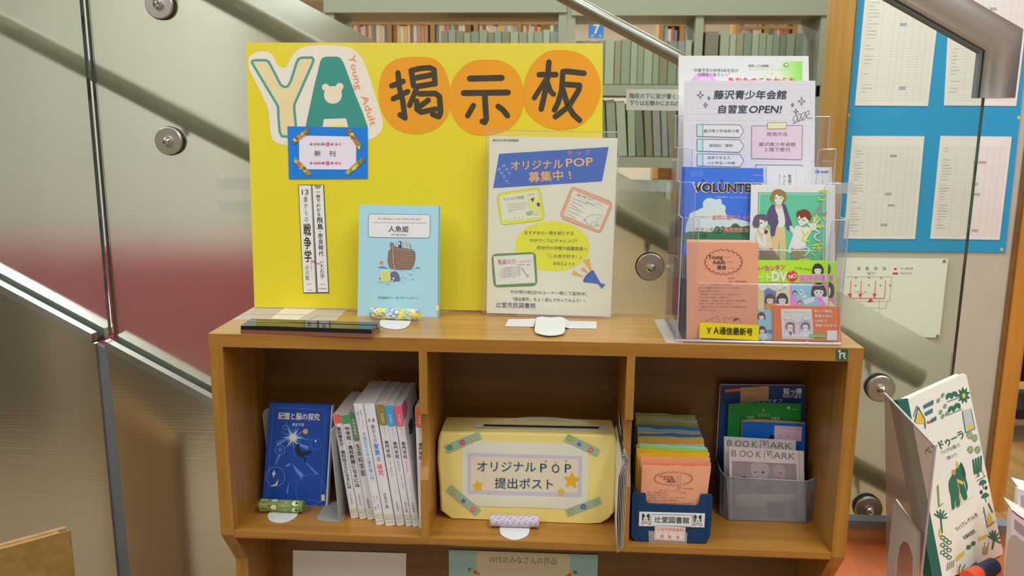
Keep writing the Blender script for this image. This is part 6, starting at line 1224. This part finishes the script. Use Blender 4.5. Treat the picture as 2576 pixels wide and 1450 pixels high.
for an in range(7): a.line([(825, 1200), (825+42*cos(an*.5-2.9), 1190+62*sin(an*.5-2.9)+an*4)], 11, Gn, 3)
a.line([(825, 1195), (812, 1262)], 12, Gn, 3)
a.poly([(715, 1185), (772, 1160), (776, 1182), (718, 1210)], Yl, 3).poly([(560, 1320), (618, 1270), (622, 1300), (564, 1350)], Yl, 3)
for x, y in ((648, 1250), (680, 1225)): a.blob([(x-12, y+16), (x-12, y-8), (x, y-14), (x+14, y-10), (x+12, y+10)], Gn, 3, 3)
for an in range(6): a.line([(455, 1050), (455+44*cos(an*.55-2.7), 1045+50*sin(an*.55-2.7))], 10, Gn, 3)
a.line([(456, 1040), (466, 1150)], 10, Gn, 3).poly([(440, 1175), (448, 1110), (470, 1170)], Yl, 3)
for k in range(9): a.ring(470+(k % 3)*22, 1185+k*17, 16, 12, 6, Gn, 3, 10)
for k in range(4): a.line([(500+k*14, 1410-k*8), (505+k*14, 1360-k*6)], 7, (130, 150, 110), 3)
for k in range(5): a.line([(570+k*10, 1425), (575+k*16, 1385-(k % 2)*14)], 6, (Yl, Gn)[k % 2], 3)
a.poly([(640, 1400), (700, 1350), (712, 1370), (650, 1415)], Tb, 3)
for k in range(4): a.line([(750+k*8, 1300), (745+k*14, 1250-(k % 2)*30)], 6, (150, 150, 80), 3)
a.line([(436, 830), (444, 960)], 12, (110, 150, 110), 3).line([(440, 975), (470, 950)], 5, Tb, 3)
a.build('cover_print', t)
# acrylic panel and bent metal plate beside it
AP = Plane((.655, .02, .58), -.95, .0)
def stand_on(pl, top, off=0., z0=.5765): pts = [pl.hit(x, y, off) for x, y in top]; return pts+[V((pts[-1].x, pts[-1].y, z0)), V((pts[0].x, pts[0].y, z0))]
t = thing('acrylic_stand', 'smoky clear acrylic panel standing at the left of the elephant book', 'stand', V((.62, .06, .577)))
q = stand_on(AP, [(2225, 990), (2353, 1123)]); p_ = AP.hit(2237, 1400); q[3] = V((p_.x, p_.y, .5765))
one(lambda b: b.extr(q, -AP.n*.003, 'smoke_acrylic'), 'panel', t)
b = MB(); q = stand_on(AP, [(2225, 990), (2353, 1123)], -.0015); b.tube([q[0], q[1]], .0022, 'acrylic_edge', 6); b.tube([q[1], q[2]], .0022, 'acrylic_edge', 6)
b.build('panel_edge', t)
MP = Plane((.628, -.005, .58), -.95, 0)
t = thing('metal_bookend', 'bent grey metal bookend with an arched cut-out before the acrylic panel', 'bookend', V((.60, .02, .577)))
pts = [MP.hit(x, y) for x, y in ((2254, 1257), (2258, 1259), (2314, 1342), (2318, 1440), (2303, 1440), (2296, 1400), (2285, 1368), (2272, 1362), (2262, 1376), (2256, 1410), (2255, 1440), (2229, 1440), (2232, 1420), (2246, 1275))]
for k in (3, 4, 10, 11): pts[k].z = .577
one(lambda b: b.extr(pts, -MP.n*.0015, 'bookend_grey'), 'plate', t)
b = MB(); b.tube([pts[0], pts[2], pts[3]], .0012, 'steel_cap', 6); b.build('plate_edge', t)
t = thing('book_stand', 'dark blue cloth roll of a stand in front of the elephant book', 'book stand', atZ(2465, 1450, .577))
p0, p1 = atZ(2500, 1424, .590), atZ(2400, 1475, .590); ax = (p1-p0).normalized()
one(lambda b: b.lathe(p0, ax, ((0, 0), (0, .0125), (.002, .0137), (.05, .0137), (.05, 0)), mat('cloth_blue', (.035, .05, .13), .6, noise=(200, .5)), 30), 'cloth_roll', t)
one(lambda b: b.lathe(p0+ax*.05, ax, ((0, 0), (0, .0137), (.03, .0137), (.03, 0)), ink((196, 70, 40)), 30), 'cloth_band', t)
one(lambda b: b.box(.70, .78, .06, .09, .5765, .578, 'white_metal'), 'base_plate', t)
QP = Plane((0, .03, 0), 0, 0)
t = thing('bookend', 'grey metal bookend cut off by the lower right corner of the photo', 'bookend', QP.hit(2560, 1450))
slab(QP, [(2537, 1362), (2546, 1347), (2553, 1346), (2620, 1400), (2640, 1520), (2524, 1520)], .0015, 'bookend_grey').build('plate', t)
for q, Yv, lab in (([(2546, 1285), (2640, 1352), (2640, 1440), (2552, 1340)], .05, 'nearer white book with a dark red line behind the bookend in the lower right corner'), ([(2564, 1232), (2640, 1260), (2640, 1330), (2566, 1300)], .10, 'farther white book at the right edge above the orange bench')):
    pl = Plane((0, Yv, 0)); t = thing('corner_book', lab, 'book', pl.hit(*q[3])); P_ = [pl.hit(x, y) for x, y in q]
    bt = [V((p.x, p.y, .578)) for p in (P_[2], P_[3])]
    one(lambda b: b.extr([P_[0], P_[1], bt[0], bt[1]], (0, .012, .0), ink((206, 198, 196), .8)), 'cover', t)
    one(lambda b: b.extr([P_[0]+V((.001, .0, .0002)), P_[1]+V((0, 0, .0002)), P_[1]+V((.03, .05, .0)), P_[0]+V((.012, .05, .0))], (0, 0, -.001), ink((214, 206, 200), .8)), 'pages', t)
    a = Art(pl, k=.8, base=.0003)
    if Yv < .08: a.line([(2547, 1285), (2562, 1299), (2600, 1322)], 2.4, (120, 40, 70), 2).poly([(2552, 1306), (2575, 1324), (2578, 1352), (2554, 1332)], (150, 140, 142), 2)
    else: a.poly([(2568, 1246), (2600, 1260), (2600, 1290), (2569, 1278)], (150, 150, 152), 2)
    a.build('cover_print', t)
# ============================================================ WOODEN CASE, lower left corner
wood('wood_front', (.30, .17, .04), (.42, .25, .07), 0)
t = thing('wooden_case', 'pale wooden case with a grooved top edge in the lower left corner', 'case', (-.85, .0, 0))
A_, B_, C_ = atZ(178, 1334, .64), atZ(-160, 1425, .64), atZ(0, 1361, .64)
R_, Lf = atZ(178, 1335, .64), atZ(0, 1384, .64); dx = (R_-Lf).normalized(); dn = V((-dx.y, dx.x, 0)); Lf2 = R_-dx*.5
def wb(u0, u1, v0, v1, z0, z1, m): return lambda b: b.extr([R_-dx*u+dn*v+V((0, 0, z0-.64)) for u, v in ((u0, v0), (u1, v0), (u1, v1), (u0, v1))], (0, 0, z1-z0), m)
one(wb(0, .5, 0, .0025, 0, .64, 'wood_front'), 'front_board', t)
one(wb(.016, .5, .0025, .014, 0, .638, 'wood_pale'), 'core_board', t)
one(wb(.004, .5, .014, .024, 0, .640, 'wood_pale'), 'rear_board', t)
one(wb(.0155, .0165, .0025, .014, .3, .637, 'copper_base'), 'groove_lining', t)
bpy.data.objects.remove(_fo)
